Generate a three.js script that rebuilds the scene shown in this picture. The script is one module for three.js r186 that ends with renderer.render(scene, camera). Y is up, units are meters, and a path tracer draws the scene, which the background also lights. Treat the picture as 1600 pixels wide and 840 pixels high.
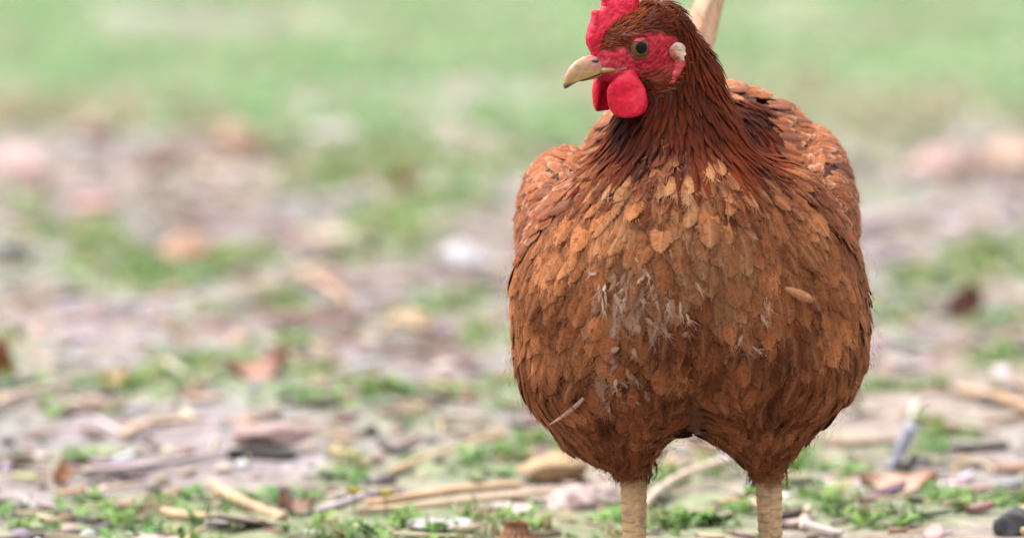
import * as THREE from 'three';
import { ImprovedNoise } from 'three/addons/math/ImprovedNoise.js';
import { edgeTable, triTable } from 'three/addons/objects/MarchingCubes.js';
import { mergeGeometries, mergeVertices } from 'three/addons/utils/BufferGeometryUtils.js';

// ---------------------------------------------------------------- camera, sky, sun, exposure
const scene = new THREE.Scene();
const ASPECT = 1600 / 840, CAM = new THREE.Vector3(0, 0.62, 4.0), TILT = Math.atan((0.62 - 0.2285) / 4.0);
const FOV = 2 * Math.atan(0.19 / Math.hypot(4.0, 0.3915)) * 180 / Math.PI;
const camera = new THREE.PerspectiveCamera(FOV, ASPECT, 0.1, 1500);
camera.position.copy(CAM);
camera.rotation.x = -TILT;
camera.focus = 3.96; camera.userData.fStop = 4.2;
scene.add(camera);

const SUN = new THREE.Vector3(-0.52, 1.0, -0.12).normalize();
const skyW = 256, skyH = 128, skyData = new Float32Array(skyW * skyH * 4);
for (let j = 0; j < skyH; j++) for (let i = 0; i < skyW; i++) {
  const el = ((j + 0.5) / skyH - 0.5) * Math.PI, az = ((i + 0.5) / skyW - 0.5) * 2 * Math.PI;
  const d = new THREE.Vector3(Math.cos(el) * Math.cos(az), Math.sin(el), Math.cos(el) * Math.sin(az));
  const s = Math.max(0, d.dot(SUN));
  let L = el > 0 ? (1 + 2 * Math.sin(el)) / 3 * 0.92 + 0.6 * Math.pow(s, 4) : 0.25;
  const k = (j * skyW + i) * 4;
  skyData[k] = L * 0.97; skyData[k + 1] = L; skyData[k + 2] = L * 1.06; skyData[k + 3] = 1;
}
const sky = new THREE.DataTexture(skyData, skyW, skyH, THREE.RGBAFormat, THREE.FloatType);
sky.mapping = THREE.EquirectangularReflectionMapping; sky.magFilter = THREE.LinearFilter; sky.needsUpdate = true;
scene.background = sky; scene.environment = sky;

const sun = new THREE.DirectionalLight(new THREE.Color(1, 0.96, 0.9), 2.3);
sun.position.copy(SUN).multiplyScalar(20); sun.castShadow = true; sun.shadow.radius = 30;
Object.assign(sun.shadow.camera, { left: -8, right: 8, top: 8, bottom: -8, near: 1, far: 60 });
scene.add(sun, sun.target);

const renderer = new THREE.WebGLRenderer({ antialias: true });
renderer.shadowMap.enabled = true;
renderer.toneMapping = THREE.LinearToneMapping;
renderer.toneMappingExposure = 3.2;

// ---------------------------------------------------------------- helpers
function rng(a) { return () => { a |= 0; a = a + 0x6D2B79F5 | 0; let t = Math.imul(a ^ a >>> 15, 1 | a); t = t + Math.imul(t ^ t >>> 7, 61 | t) ^ t; return ((t ^ t >>> 14) >>> 0) / 4294967296; }; }
const R = rng(77), NO = new ImprovedNoise();
const rr = (a, b) => a + (b - a) * R();
const noise = (x, y, z = 0) => NO.noise(x, y, z);
const fbm = (x, y, z = 0) => noise(x, y, z) + 0.5 * noise(2.1 * x + 5.2, 2.1 * y + 1.3, 2.1 * z) + 0.25 * noise(4.3 * x, 4.3 * y + 9.1, 4.3 * z + 2.2);
const V = (x, y, z) => new THREE.Vector3(x, y, z);
const clamp = (x, a = 0, b = 1) => Math.min(b, Math.max(a, x));
const hash = (n) => { const h = Math.sin(n * 127.1 + 311.7) * 43758.5453; return h - Math.floor(h); };
const sstep = (a, b, x) => { const t = clamp((x - a) / (b - a)); return t * t * (3 - 2 * t); };
const mix = (a, b, t) => a + (b - a) * t;
const mix3 = (a, b, t) => [mix(a[0], b[0], t), mix(a[1], b[1], t), mix(a[2], b[2], t)];
const TV = Math.tan(FOV * Math.PI / 360), CT = Math.cos(TILT), ST = Math.sin(TILT);
function ray(px, py) {
  const x = (px - 800) / 800 * ASPECT * TV, y = (420 - py) / 420 * TV;
  return V(x, -ST + y * CT, -CT - y * ST);
}
function P(px, py, z) { const d = ray(px, py); return d.multiplyScalar((z - CAM.z) / d.z).add(CAM); }     // a point of the plane z
function toPx(p) {
  const x = p.x - CAM.x, y = p.y - CAM.y, z = p.z - CAM.z, dep = -ST * y - CT * z, up = CT * y - ST * z;
  return [800 + x / dep / (ASPECT * TV) * 800, 420 - up / dep / TV * 420];
}
const hgt = (x, z) => 0.012 * noise(x * 2.3, z * 2.3, 3.1) + 0.006 * noise(x * 9, z * 9, 7.7) + 0.0035 * noise(x * 27, z * 27, 1.9) - 0.004;
function G(px, py) {                                                                                      // a point of the ground
  const d = ray(px, py), p = d.multiplyScalar(-CAM.y / d.y).add(CAM);
  p.y = hgt(p.x, p.z); return p;
}
const pxm = (p) => 420 / TV / Math.hypot(CAM.z - p.z, CAM.y - p.y);                                        // photo pixels per metre there
const names = {};
function numbered(n) { const k = names[n] = (names[n] ?? -1) + 1; return k ? `${n}_${String(k).padStart(3, '0')}` : n; }
function tag(o, label, category, group) { o.userData.label = label; o.userData.category = category; if (group) o.userData.group = group; return o; }
function lit(o) { o.castShadow = o.receiveShadow = true; return o; }
function top(name, geo, mat, pos, label, category, group) {
  const m = lit(new THREE.Mesh(geo, mat)); m.name = numbered(name); if (pos) m.position.copy(pos); scene.add(m);
  return tag(m, label, category, group);
}
function part(name, geo, mat, parent) { const m = lit(new THREE.Mesh(geo, mat)); m.name = name; parent.add(m); return m; }
function geoOf(pos, idx, col, uv) {
  const g = new THREE.BufferGeometry();
  g.setAttribute('position', new THREE.Float32BufferAttribute(pos, 3));
  if (col) g.setAttribute('color', new THREE.Float32BufferAttribute(col, 3));
  if (uv) g.setAttribute('uv', new THREE.Float32BufferAttribute(uv, 2));
  g.setIndex(idx); g.computeVertexNormals(); return g;
}
function dataTex(w, h, f, srgb, rx = 1, ry = 1) {
  const d = new Uint8Array(w * h * 4);
  for (let j = 0; j < h; j++) for (let i = 0; i < w; i++) { const c = f(i / w, j / h, i, j), k = (j * w + i) * 4; for (let q = 0; q < 3; q++) d[k + q] = clamp(c[q]) * 255; d[k + 3] = 255; }
  const t = new THREE.DataTexture(d, w, h); t.wrapS = t.wrapT = THREE.RepeatWrapping; t.magFilter = THREE.LinearFilter; t.minFilter = THREE.LinearMipmapLinearFilter; t.generateMipmaps = true;
  if (srgb) t.colorSpace = THREE.SRGBColorSpace; t.repeat.set(rx, ry); t.needsUpdate = true; return t;
}
// noise that tiles over the unit square
function tnoise(u, v, n, s) { const a = u * 2 * Math.PI, b = v * 2 * Math.PI, r = n / 6.283; return 0.5 * (noise(Math.cos(a) * r + s, Math.sin(a) * r, Math.cos(b) * r) + noise(Math.sin(b) * r + s, Math.cos(a) * r + 4.4, Math.sin(a) * r + 8.1 + Math.cos(b) * r)); }

// marching cubes of a distance field, shared vertices, normals from the field
const EC = [[0, 1], [1, 2], [2, 3], [3, 0], [4, 5], [5, 6], [6, 7], [7, 4], [0, 4], [1, 5], [2, 6], [3, 7]];
const CO = [[0, 0, 0], [1, 0, 0], [1, 1, 0], [0, 1, 0], [0, 0, 1], [1, 0, 1], [1, 1, 1], [0, 1, 1]];
function polygonize(f, lo, hi, cell, colour, shift) {
  const n = [0, 1, 2].map((k) => Math.max(1, Math.round((hi[k] - lo[k]) / cell)));
  const st = [0, 1, 2].map((k) => (hi[k] - lo[k]) / n[k]);
  const nx = n[0] + 1, ny = n[1] + 1, F = new Float32Array(nx * ny * (n[2] + 1));
  const id = (i, j, k) => (k * ny + j) * nx + i;
  for (let k = 0; k <= n[2]; k++) for (let j = 0; j <= n[1]; j++) for (let i = 0; i <= n[0]; i++) F[id(i, j, k)] = f(lo[0] + i * st[0], lo[1] + j * st[1], lo[2] + k * st[2]);
  const pos = [], idx = [], seen = new Map(), e = new Array(12);
  for (let k = 0; k < n[2]; k++) for (let j = 0; j < n[1]; j++) for (let i = 0; i < n[0]; i++) {
    let bits = 0; const c = CO.map((o) => id(i + o[0], j + o[1], k + o[2]));
    for (let q = 0; q < 8; q++) if (F[c[q]] > 0) bits |= 1 << q;
    const em = edgeTable[bits]; if (!em) continue;
    for (let q = 0; q < 12; q++) if (em & (1 << q)) {
      const [a, b] = EC[q], A = c[a], B = c[b], key = A < B ? A * 4294967 + B : B * 4294967 + A;
      let v = seen.get(key);
      if (v === undefined) {
        const fa = F[A], fb = F[B], t = fa / (fa - fb); v = pos.length / 3; seen.set(key, v);
        for (let d = 0; d < 3; d++) pos.push(lo[d] + ([i, j, k][d] + mix(CO[a][d], CO[b][d], t)) * st[d]);
      }
      e[q] = v;
    }
    for (let q = bits * 16; triTable[q] !== -1; q += 3) idx.push(e[triTable[q]], e[triTable[q + 1]], e[triTable[q + 2]]);
  }
  const nor = [], col = [], h = cell * 0.4;
  for (let v = 0; v < pos.length; v += 3) {
    const x = pos[v], y = pos[v + 1], z = pos[v + 2];
    let a = f(x + h, y, z) - f(x - h, y, z), b = f(x, y + h, z) - f(x, y - h, z), c = f(x, y, z + h) - f(x, y, z - h); const l = Math.hypot(a, b, c) || 1;
    nor.push(a / l, b / l, c / l); if (colour) col.push(...colour(x, y, z));
  }
  if (idx.length) {   // outward winding
    let s = 0; for (let t = 0; t < Math.min(idx.length, 900); t += 3) {
      const p = (m) => V(pos[idx[t + m] * 3], pos[idx[t + m] * 3 + 1], pos[idx[t + m] * 3 + 2]), a = p(0), nn = p(1).sub(a).cross(p(2).sub(a)), q = idx[t] * 3;
      s += Math.sign(nn.x * nor[q] + nn.y * nor[q + 1] + nn.z * nor[q + 2]);
    }
    if (s < 0) for (let t = 0; t < idx.length; t += 3) { const q = idx[t]; idx[t] = idx[t + 1]; idx[t + 1] = q; }
  }
  const g = new THREE.BufferGeometry();
  g.setAttribute('position', new THREE.Float32BufferAttribute(pos, 3)); g.setAttribute('normal', new THREE.Float32BufferAttribute(nor, 3));
  if (colour) g.setAttribute('color', new THREE.Float32BufferAttribute(col, 3));
  g.setIndex(idx); if (shift) g.translate(-shift.x, -shift.y, -shift.z); return g;
}
const smin = (a, b, k) => { const h = Math.max(k - Math.abs(a - b), 0) / k; return Math.min(a, b) - h * h * k * 0.25; };
const smax = (a, b, k) => -smin(-a, -b, k);
function ell(x, y, z, c, r) {
  const a = (x - c.x) / r[0], b = (y - c.y) / r[1], d = (z - c.z) / r[2], k0 = Math.hypot(a, b, d), k1 = Math.hypot(a / r[0], b / r[1], d / r[2]);
  return k1 < 1e-9 ? -Math.min(...r) : k0 * (k0 - 1) / k1;
}
function cap(x, y, z, a, b, ra, rb) {
  const bx = b.x - a.x, by = b.y - a.y, bz = b.z - a.z, px = x - a.x, py = y - a.y, pz = z - a.z;
  const t = clamp((px * bx + py * by + pz * bz) / (bx * bx + by * by + bz * bz));
  return Math.hypot(px - bx * t, py - by * t, pz - bz * t) - mix(ra, rb, t);
}
// ellipsoid in a turned frame (f, u, s)
function ellF(x, y, z, c, F, r) {
  const dx = x - c.x, dy = y - c.y, dz = z - c.z;
  const a = (dx * F.f.x + dy * F.f.y + dz * F.f.z) / r[0], b = (dx * F.u.x + dy * F.u.y + dz * F.u.z) / r[1], d = (dx * F.s.x + dy * F.s.y + dz * F.s.z) / r[2];
  const k0 = Math.hypot(a, b, d), k1 = Math.hypot(a / r[0], b / r[1], d / r[2]);
  return k1 < 1e-9 ? -Math.min(...r) : k0 * (k0 - 1) / k1;
}

// ---------------------------------------------------------------- ground
const greenSpots = [[620, 255, 150, 42], [690, 305, 90, 36], [540, 285, 90, 26], [1400, 190, 60, 34], [100, 350, 90, 22], [250, 430, 120, 22], [560, 400, 50, 22], [700, 470, 60, 16], [330, 480, 80, 16], [1420, 600, 70, 12], [1560, 500, 60, 18], [860, 690, 60, 12], [510, 612, 120, 26], [610, 355, 75, 42], [730, 722, 95, 24], [1390, 795, 125, 34], [1100, 800, 70, 34], [1250, 712, 50, 14], [215, 800, 130, 30], [300, 135, 140, 40], [40, 312, 50, 22],
  [1545, 550, 70, 20], [440, 465, 45, 18], [460, 530, 28, 13], [785, 600, 34, 22], [320, 575, 80, 24], [230, 612, 45, 15], [1400, 480, 45, 26], [1560, 400, 80, 30], [550, 730, 50, 14], [1475, 665, 34, 12],
  [1535, 785, 70, 16], [1300, 715, 60, 12], [390, 395, 40, 20], [170, 400, 60, 20], [960, 820, 40, 18], [60, 815, 60, 14], [1410, 690, 60, 10], [600, 830, 60, 12], [140, 700, 50, 14], [430, 820, 60, 14], [1030, 735, 40, 14], [760, 520, 40, 16], [1480, 430, 70, 14]];
const soilSpots = [[60, 270, 150, 70], [280, 240, 160, 50], [700, 205, 90, 30], [1500, 260, 140, 60], [620, 560, 140, 30], [250, 500, 200, 50], [1420, 350, 100, 40], [560, 440, 90, 40], [470, 160, 60, 30], [1450, 545, 80, 22]];
const blob = (list, qx, qy) => { let s = 0; for (const [a, b, c, d] of list) { const e = ((qx - a) / c) ** 2 + ((qy - b) / d) ** 2; if (e < 6) s = Math.max(s, Math.exp(-e)); } return s; };
function green(x, z) {                                   // share of ground covered by green growth
  let g = 0.36 + 0.50 * fbm(x * 1.7 + 3, z * 1.1, 5.5) + 0.30 * noise(x * 7, z * 6, 2.2);
  g += 0.27 * sstep(-1.2, -6.6, z + 1.8 * noise(x * 1.1, z * 0.45, 9.9)) + 0.05 - 0.27 * sstep(-0.6, 0.2, z);
  if (z < 3) { const [qx, qy] = toPx(V(x, 0, z)); if (qx > -400 && qx < 2000) g += 1.0 * blob(greenSpots, qx, qy) - 0.6 * blob(soilSpots, qx, qy); }
  return clamp(g);
}
{
  const lines = (list) => { const o = []; for (const [a, b, s] of list) for (let v = a; v < b - 1e-6; v += s) o.push(v); return o; };
  const xs = lines([[-600, -100, 100], [-100, -20, 16], [-20, -4, 1.6], [-4, -1.6, 0.12], [-1.6, 1.7, 0.022], [1.7, 4, 0.12], [4, 20, 1.6], [20, 100, 16], [100, 601, 100]]);
  const zs = lines([[-900, -100, 100], [-100, -30, 10], [-30, -10, 0.8], [-10, -5, 0.05], [-5, 0.9, 0.022], [0.9, 6, 0.3], [6, 30, 4], [30, 331, 60]]);
  const pos = [], col = [], uv = [], idx = [];
  for (const z of zs) for (const x of xs) {
    const near = Math.abs(x) < 4 && z > -10 && z < 6, fade = near ? 1 : 0;
    pos.push(x, fade ? hgt(x, z) : -0.004, z); uv.push(x, z);
    const n1 = fbm(x * 3.1, z * 2.4, 1.2), n2 = noise(x * 11, z * 9, 4.4), n3 = noise(x * 1.3 + 9, z * 0.9, 8.8);
    let c = mix3([0.205, 0.168, 0.175], [0.135, 0.10, 0.09], sstep(-0.3, 0.5, n1));
    c = mix3(c, [0.25, 0.22, 0.25], sstep(0.15, 0.5, n2) * 0.6);
    c = mix3(c, [0.30, 0.215, 0.165], sstep(0.1, 0.5, n3) * 0.5);
    const g = green(x, z);
    c = mix3(c, mix3([0.15, 0.20, 0.085], [0.31, 0.37, 0.21], sstep(-2, -6, z)), sstep(0.15, 0.75, g) * 0.7);  // green painted paler with distance, haze put into the colour
    col.push(...c);
  }
  for (let j = 0; j < zs.length - 1; j++) for (let i = 0; i < xs.length - 1; i++) { const a = j * xs.length + i, b = a + 1, c = a + xs.length, d = c + 1; idx.push(a, c, b, b, c, d); }
  const grain = dataTex(512, 512, (u, v, i, j) => { const k = 0.86 + 0.30 * tnoise(u, v, 18, 1.1) + 0.26 * tnoise(u, v, 60, 7.3) + 0.08 * (R() - 0.5); return [k, k * 0.985, k * 0.97]; }, true);
  const clods = dataTex(512, 512, (u, v) => { const k = 0.5 + 0.5 * tnoise(u, v, 26, 3.7) + 0.3 * tnoise(u, v, 80, 9.3); return [k, k, k]; }, false);
  grain.repeat.set(2.2, 2.2); clods.repeat.set(2.2, 2.2);
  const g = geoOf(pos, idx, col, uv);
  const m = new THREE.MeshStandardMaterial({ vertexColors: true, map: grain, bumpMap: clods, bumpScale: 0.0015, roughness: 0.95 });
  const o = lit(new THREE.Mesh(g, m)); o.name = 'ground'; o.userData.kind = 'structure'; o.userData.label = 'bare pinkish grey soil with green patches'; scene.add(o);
}

// ---------------------------------------------------------------- grass, weeds and fine litter: what nobody could count
function bladeGeo(n, h, w, spread, seed) {
  const r = rng(seed), pos = [], idx = [];
  for (let b = 0; b < n; b++) {
    const a = r() * 6.283, lean = spread * (0.3 + r()), hh = h * (0.55 + 0.6 * r()), ox = (r() - 0.5) * 0.02, oz = (r() - 0.5) * 0.02, o = pos.length / 3, tw = a + 1.57 + (r() - 0.5);
    for (let s = 0; s <= 3; s++) {
      const t = s / 3, rad = lean * t * t * hh, ww = w * (1 - t * t) * 0.5 + 0.0002, x = ox + Math.cos(a) * rad, z = oz + Math.sin(a) * rad, y = hh * t * (1 - 0.25 * lean * t);
      pos.push(x - Math.cos(tw) * ww, y, z - Math.sin(tw) * ww, x + Math.cos(tw) * ww, y, z + Math.sin(tw) * ww);
      if (s) idx.push(o + 2 * s - 2, o + 2 * s - 1, o + 2 * s, o + 2 * s - 1, o + 2 * s + 1, o + 2 * s);
    }
  }
  return geoOf(pos, idx);
}
function rosetteGeo(n, L, seed) {
  const r = rng(seed), pos = [], idx = [];
  for (let b = 0; b < n; b++) {
    const a = r() * 6.283, rise = 0.25 + 0.9 * r(), l = L * (0.6 + 0.7 * r()), o = pos.length / 3, w = l * 0.36, st = l * 0.3, c = Math.cos(a), s = Math.sin(a), oy = r() * L * 0.5;
    const row = [[0, 0], [0.35, 0.8], [0.65, 1], [0.9, 0.6], [1, 0]];
    for (const [t, k] of row) { const rad = st + l * t, y = 0.002 + oy + rise * l * t * (1 - 0.45 * t); for (const q of [-1, 0, 1]) pos.push(c * rad - s * q * w * k, y + Math.abs(q) * k * w * 0.3, s * rad + c * q * w * k); }
    for (let i = 0; i < 4; i++) for (let q = 0; q < 2; q++) { const v = o + i * 3 + q; idx.push(v, v + 1, v + 3, v + 1, v + 4, v + 3); }
  }
  return geoOf(pos, idx);
}
function scatter(name, label, category, geo, mat, list) {
  const m = new THREE.InstancedMesh(geo, mat, list.length), d = new THREE.Object3D(), c = new THREE.Color();
  list.forEach((e, i) => { d.position.copy(e.p); d.rotation.set(e.rx ?? 0, e.ry, e.rz ?? 0); d.scale.set(...(e.s3 ?? [e.s, e.s, e.s])); d.updateMatrix(); m.setMatrixAt(i, d.matrix); m.setColorAt(i, c.setRGB(...e.c)); });
  lit(m); m.name = numbered(name); m.userData.kind = 'stuff'; tag(m, label, category); scene.add(m);
}
const kept = [];                                          // footprints of the single things, kept free of growth: px, py, half width, half height, in the photograph
const blocked = (x, z) => { if (z < -1.5) return false; const [qx, qy] = toPx(V(x, 0, z)); for (const [a, b, c, d] of kept) if (Math.abs(qx - a) < c && qy > b - d && qy < b + d * 1.6) return true; return false; };
kept.push([418, 700, 75, 22], [866, 740, 66, 22], [897, 780, 48, 20], [403, 605, 50, 12], [1405, 768, 60, 10], [462, 798, 30, 14], [1409, 706, 18, 14], [806, 836, 36, 14], [1584, 826, 36, 20], [97, 745, 18, 10]);
for (const [x0, y0, x1, y1] of [[-40, 660, 108, 606], [150, 652, 200, 682], [195, 682, 322, 657], [128, 738, 346, 706], [330, 756, 440, 806], [486, 795, 566, 768], [612, 736, 784, 676], [572, 788, 848, 752], [560, 802, 856, 770], [1000, 806, 1160, 722], [1500, 620, 1640, 664], [1285, 690, 1410, 682], [-20, 838, 146, 822], [585, 724, 655, 684]]) for (let i = 0; i <= 12; i++) kept.push([mix(x0, x1, i / 12), mix(y0, y1, i / 12) + 4, Math.abs(x1 - x0) / 20 + 6, 9]);
const leafMat = new THREE.MeshPhysicalMaterial({ roughness: 0.75, specularIntensity: 0.35, transmission: 0.3, thickness: 0, side: THREE.DoubleSide, color: 0xffffff });
const inView = (x, z, m) => Math.abs(x) < (4.0 - z) * 0.0905 + m && z > -10.5 && z < 0.75;
{
  const tufts = [[], []], weeds = [[], []];
  const put = (n, zf, acc) => {
    for (let i = 0; i < n; i++) {
      const z = zf(), x = (R() * 2 - 1) * ((4 - z) * 0.0905 + 0.5), g = green(x, z);
      if (R() > 0.02 + sstep(z > -0.9 ? 0.46 : 0.40, 0.86, g) || blocked(x, z)) continue;
      acc(x, z, g);
    }
  };
  put(22000, () => 0.7 - 5.4 * R(), (x, z) => {
    const y = hgt(x, z) - 0.002, t = R(), dry = R() < 0.14;
    const c = dry ? [0.30, 0.25, 0.13] : mix3([0.065, 0.15, 0.032], [0.16, 0.25, 0.055], t);
    if (R() < 0.55) weeds[R() < 0.5 ? 0 : 1].push({ p: V(x, y, z), ry: R() * 6.28, s: rr(0.45, 1.0), c });
    else tufts[R() < 0.5 ? 0 : 1].push({ p: V(x, y, z), ry: R() * 6.28, s: rr(0.35, 0.85), c });
  });
  put(22000, () => -4.2 - 7.5 * R(), (x, z) => {
    const dry = R() < 0.22 + 0.6 * sstep(0.05, 0.5, noise(x * 1.3 + 4, z * 0.55, 6.1)), c = dry ? [0.34, 0.29, 0.20] : mix3([0.16, 0.29, 0.125], [0.30, 0.42, 0.225], R());  // far blades tinted paler, carrying the same painted haze
    tufts[R() < 0.5 ? 0 : 1].push({ p: V(x, hgt(x, z), z), ry: R() * 6.28, s: rr(0.7, 1.5), c });
  });
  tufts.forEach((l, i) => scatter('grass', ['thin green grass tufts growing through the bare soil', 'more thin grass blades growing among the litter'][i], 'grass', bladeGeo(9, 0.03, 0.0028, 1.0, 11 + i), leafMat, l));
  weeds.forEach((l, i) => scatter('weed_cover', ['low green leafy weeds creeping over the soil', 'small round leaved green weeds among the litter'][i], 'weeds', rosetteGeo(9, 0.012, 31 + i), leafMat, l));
}
function chipGeo(seed, n = 8, thick = 0.16) {       // an unevenly broken flat flake, about 1 across
  const r = rng(seed), sh = new THREE.Shape();
  for (let i = 0; i < n; i++) { const a = i / n * 6.283, q = 0.34 + 0.2 * r(); i ? sh.lineTo(Math.cos(a) * q, Math.sin(a) * q * 0.7) : sh.moveTo(Math.cos(a) * q, Math.sin(a) * q * 0.7); }
  const g = new THREE.ExtrudeGeometry(sh, { depth: thick * 0.5, bevelEnabled: true, bevelSize: 0.04, bevelThickness: thick * 0.25, bevelSegments: 1, curveSegments: 1 });
  g.rotateX(-Math.PI / 2); const p = g.attributes.position;
  for (let i = 0; i < p.count; i++) p.setY(i, p.getY(i) + 0.35 * (p.getX(i) ** 2) * (r() * 0 + 1) + 0.06 * noise(p.getX(i) * 3 + seed, p.getZ(i) * 3));
  g.computeVertexNormals(); return g;
}
function rodGeo(seed, len, r0, bend = 0.1, seg = 8, flat = 1) {   // a stalk along x, ends snapped unevenly
  const r = rng(seed), pos = [], idx = [], k = 7, bz = (r() - 0.5) * bend * len, by = (r() - 0.3) * bend * len * 0.4;
  for (let i = 0; i <= seg; i++) {
    const t = i / seg, x = (t - 0.5) * len, a4 = 4 * t * (1 - t), rad = r0 * (0.86 + 0.28 * r()) * (1 - 0.25 * t);
    for (let j = 0; j < k; j++) { const a = j / k * 6.283, q = rad * (0.88 + 0.24 * noise(j * 1.7 + seed, t * 3)); pos.push(x + (i === 0 || i === seg ? (r() - 0.5) * r0 * 1.6 : 0), by * a4 + Math.sin(a) * q * flat, bz * a4 + Math.cos(a) * q); }
  }
  for (let i = 0; i < seg; i++) for (let j = 0; j < k; j++) { const a = i * k + j, b = i * k + (j + 1) % k; idx.push(a, b, a + k, b, b + k, a + k); }
  for (const e of [0, seg]) { const c = pos.length / 3, m = [0, 0, 0]; for (let j = 0; j < k; j++) for (let d = 0; d < 3; d++) m[d] += pos[(e * k + j) * 3 + d] / k; pos.push(...m); for (let j = 0; j < k; j++) { const a = e * k + j, b = e * k + (j + 1) % k; e ? idx.push(a, b, c) : idx.push(b, a, c); } }
  return geoOf(pos, idx);
}
const litterMat = new THREE.MeshStandardMaterial({ roughness: 0.85, side: THREE.DoubleSide });
{
  const pal = [[0.33, 0.255, 0.23], [0.27, 0.195, 0.155], [0.38, 0.29, 0.20], [0.36, 0.33, 0.335], [0.17, 0.105, 0.08], [0.08, 0.055, 0.05], [0.32, 0.215, 0.15], [0.22, 0.19, 0.205], [0.11, 0.08, 0.07], [0.05, 0.038, 0.034], [0.19, 0.12, 0.085]];
  const chips = [[], [], []], straws = [[], []], grit = [];
  for (let i = 0; i < 9000; i++) {
    const z = 0.7 - 8.5 * R() ** 1.25, x = (R() * 2 - 1) * ((4 - z) * 0.0905 + 0.4), g = green(x, z), y = hgt(x, z), c = pal[Math.floor(R() * pal.length)].map((v) => v * rr(0.8, 1.15));
    if (R() < g * 0.55 || fbm(x * 2.2 + 7, z * 1.6, 3.3) < -0.25 + 0.4 * (R() - 0.5)) continue;
    const k = R();
    if (k < 0.36) { const s = rr(0.008, 0.026); chips[i % 3].push({ p: V(x, y + 0.001, z), ry: R() * 6.28, rx: rr(-0.35, 0.35), rz: rr(-0.35, 0.35), s3: [s * rr(0.8, 1.7), s * rr(0.6, 1.2), s], c }); }
    else if (k < 0.66) { const s = rr(0.5, 1.3); straws[i % 2].push({ p: V(x, y + 0.0035, z), ry: R() * 6.28, rz: rr(-0.16, 0.16), s3: [s, rr(0.6, 1.4), rr(0.6, 1.4)], c: mix3(c, [0.44, 0.35, 0.22], 0.6) }); }
    else { const s = rr(0.003, 0.009); grit.push({ p: V(x, y + s * 0.3, z), ry: R() * 6.28, rx: R() * 3, s3: [s, s * 0.7, s * rr(0.7, 1.2)], c: c.map((v) => v * 0.8) }); }
  }
  const strips = [[], []];
  for (let i = 0; i < 2600; i++) {
    const z = 0.7 - 5.0 * R() ** 1.25, x = (R() * 2 - 1) * ((4 - z) * 0.0905 + 0.4);
    if (R() < green(x, z) * 0.4 || blocked(x, z)) continue;
    const s = rr(0.018, 0.055) * (R() < 0.15 ? 1.6 : 1), c = pal[Math.floor(R() * pal.length)].map((v) => v * rr(0.75, 1.15));
    strips[i % 2].push({ p: V(x, hgt(x, z) + 0.003, z), ry: rr(-0.75, 0.75) + (R() < 0.5 ? Math.PI : 0), rx: rr(-0.3, 0.3), rz: rr(-0.1, 0.16), s3: [s, rr(0.014, 0.04), s * rr(0.18, 0.45)], c });
  }
  strips.forEach((l, i) => scatter('bark_litter', ['long splintered bark strips lying over the soil', 'narrow wood splinters lying across the soil'][i], 'litter', chipGeo(55 + i, 9, 0.14), litterMat, l));
  chips.forEach((l, i) => scatter('bark_litter', ['broken bark flakes strewn over the soil', 'small pale wood flakes strewn over the soil', 'dry leaf scraps strewn over the soil'][i], 'litter', chipGeo(50 + i), litterMat, l));
  straws.forEach((l, i) => scatter('straw_litter', ['short bits of straw scattered on the ground', 'thin dry stalk bits scattered on the ground'][i], 'straw', rodGeo(60 + i, 0.05, 0.0014, 0.2, 5), litterMat, l));
  scatter('grit', 'loose soil crumbs and grit on the ground', 'grit', new THREE.IcosahedronGeometry(1, 1), litterMat, grit);
}

// ---------------------------------------------------------------- single things on the ground
const speck = dataTex(128, 128, (u, v) => { const k = 0.82 + 0.3 * tnoise(u, v, 14, 2.1) + 0.14 * tnoise(u, v, 50, 6.6); return [k, k * 0.98, k * 0.96]; }, true);
const speckB = dataTex(128, 128, (u, v) => { const k = 0.5 + 0.5 * tnoise(u, v, 20, 12.1); return [k, k, k]; }, false);
const fibre = dataTex(64, 256, (u, v) => { const k = 0.84 + 0.22 * noise(u * 22, v * 2.5, 3) + 0.1 * noise(u * 50, v * 6, 8); return [k, k * 0.97, k * 0.93]; }, true);
const stoneMats = {};
const matFor = (c, r = 0.85, map = speck) => { const k = c.join() + r + map.id; return stoneMats[k] ??= new THREE.MeshStandardMaterial({ color: new THREE.Color().setRGB(...c), roughness: r, map, bumpMap: speckB, bumpScale: 0.0005, side: THREE.DoubleSide }); };
function rockGeo(seed, w, h, d) {
  const r = rng(seed), g0 = new THREE.IcosahedronGeometry(1, 7); g0.deleteAttribute('normal'); g0.deleteAttribute('uv'); const g = mergeVertices(g0, 1e-4), p = g.attributes.position, cuts = [], uv = [];
  for (let i = 0; i < 9; i++) cuts.push([V(r() - 0.5, (r() - 0.4) * 0.8, r() - 0.5).normalize(), 0.62 + 0.25 * r()]);
  for (let i = 0; i < p.count; i++) {
    const v = V(p.getX(i), p.getY(i), p.getZ(i));
    for (const [n, k] of cuts) { const e = v.dot(n) - k; if (e > 0) v.addScaledVector(n, -e * 0.88); }
    v.multiplyScalar(1 + 0.10 * fbm(v.x * 1.6 + seed, v.y * 1.6, v.z * 1.6) + 0.03 * noise(v.x * 8, v.y * 8, v.z * 8 + seed));
    p.setXYZ(i, v.x * w / 2, v.y * h / 2, v.z * d / 2); uv.push(v.x * 0.5 + v.y * 0.2, v.z * 0.5 + v.y * 0.35);
  }
  g.setAttribute('uv', new THREE.Float32BufferAttribute(uv, 2)); g.computeVertexNormals(); return g;
}
let seedN = 400;
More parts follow.
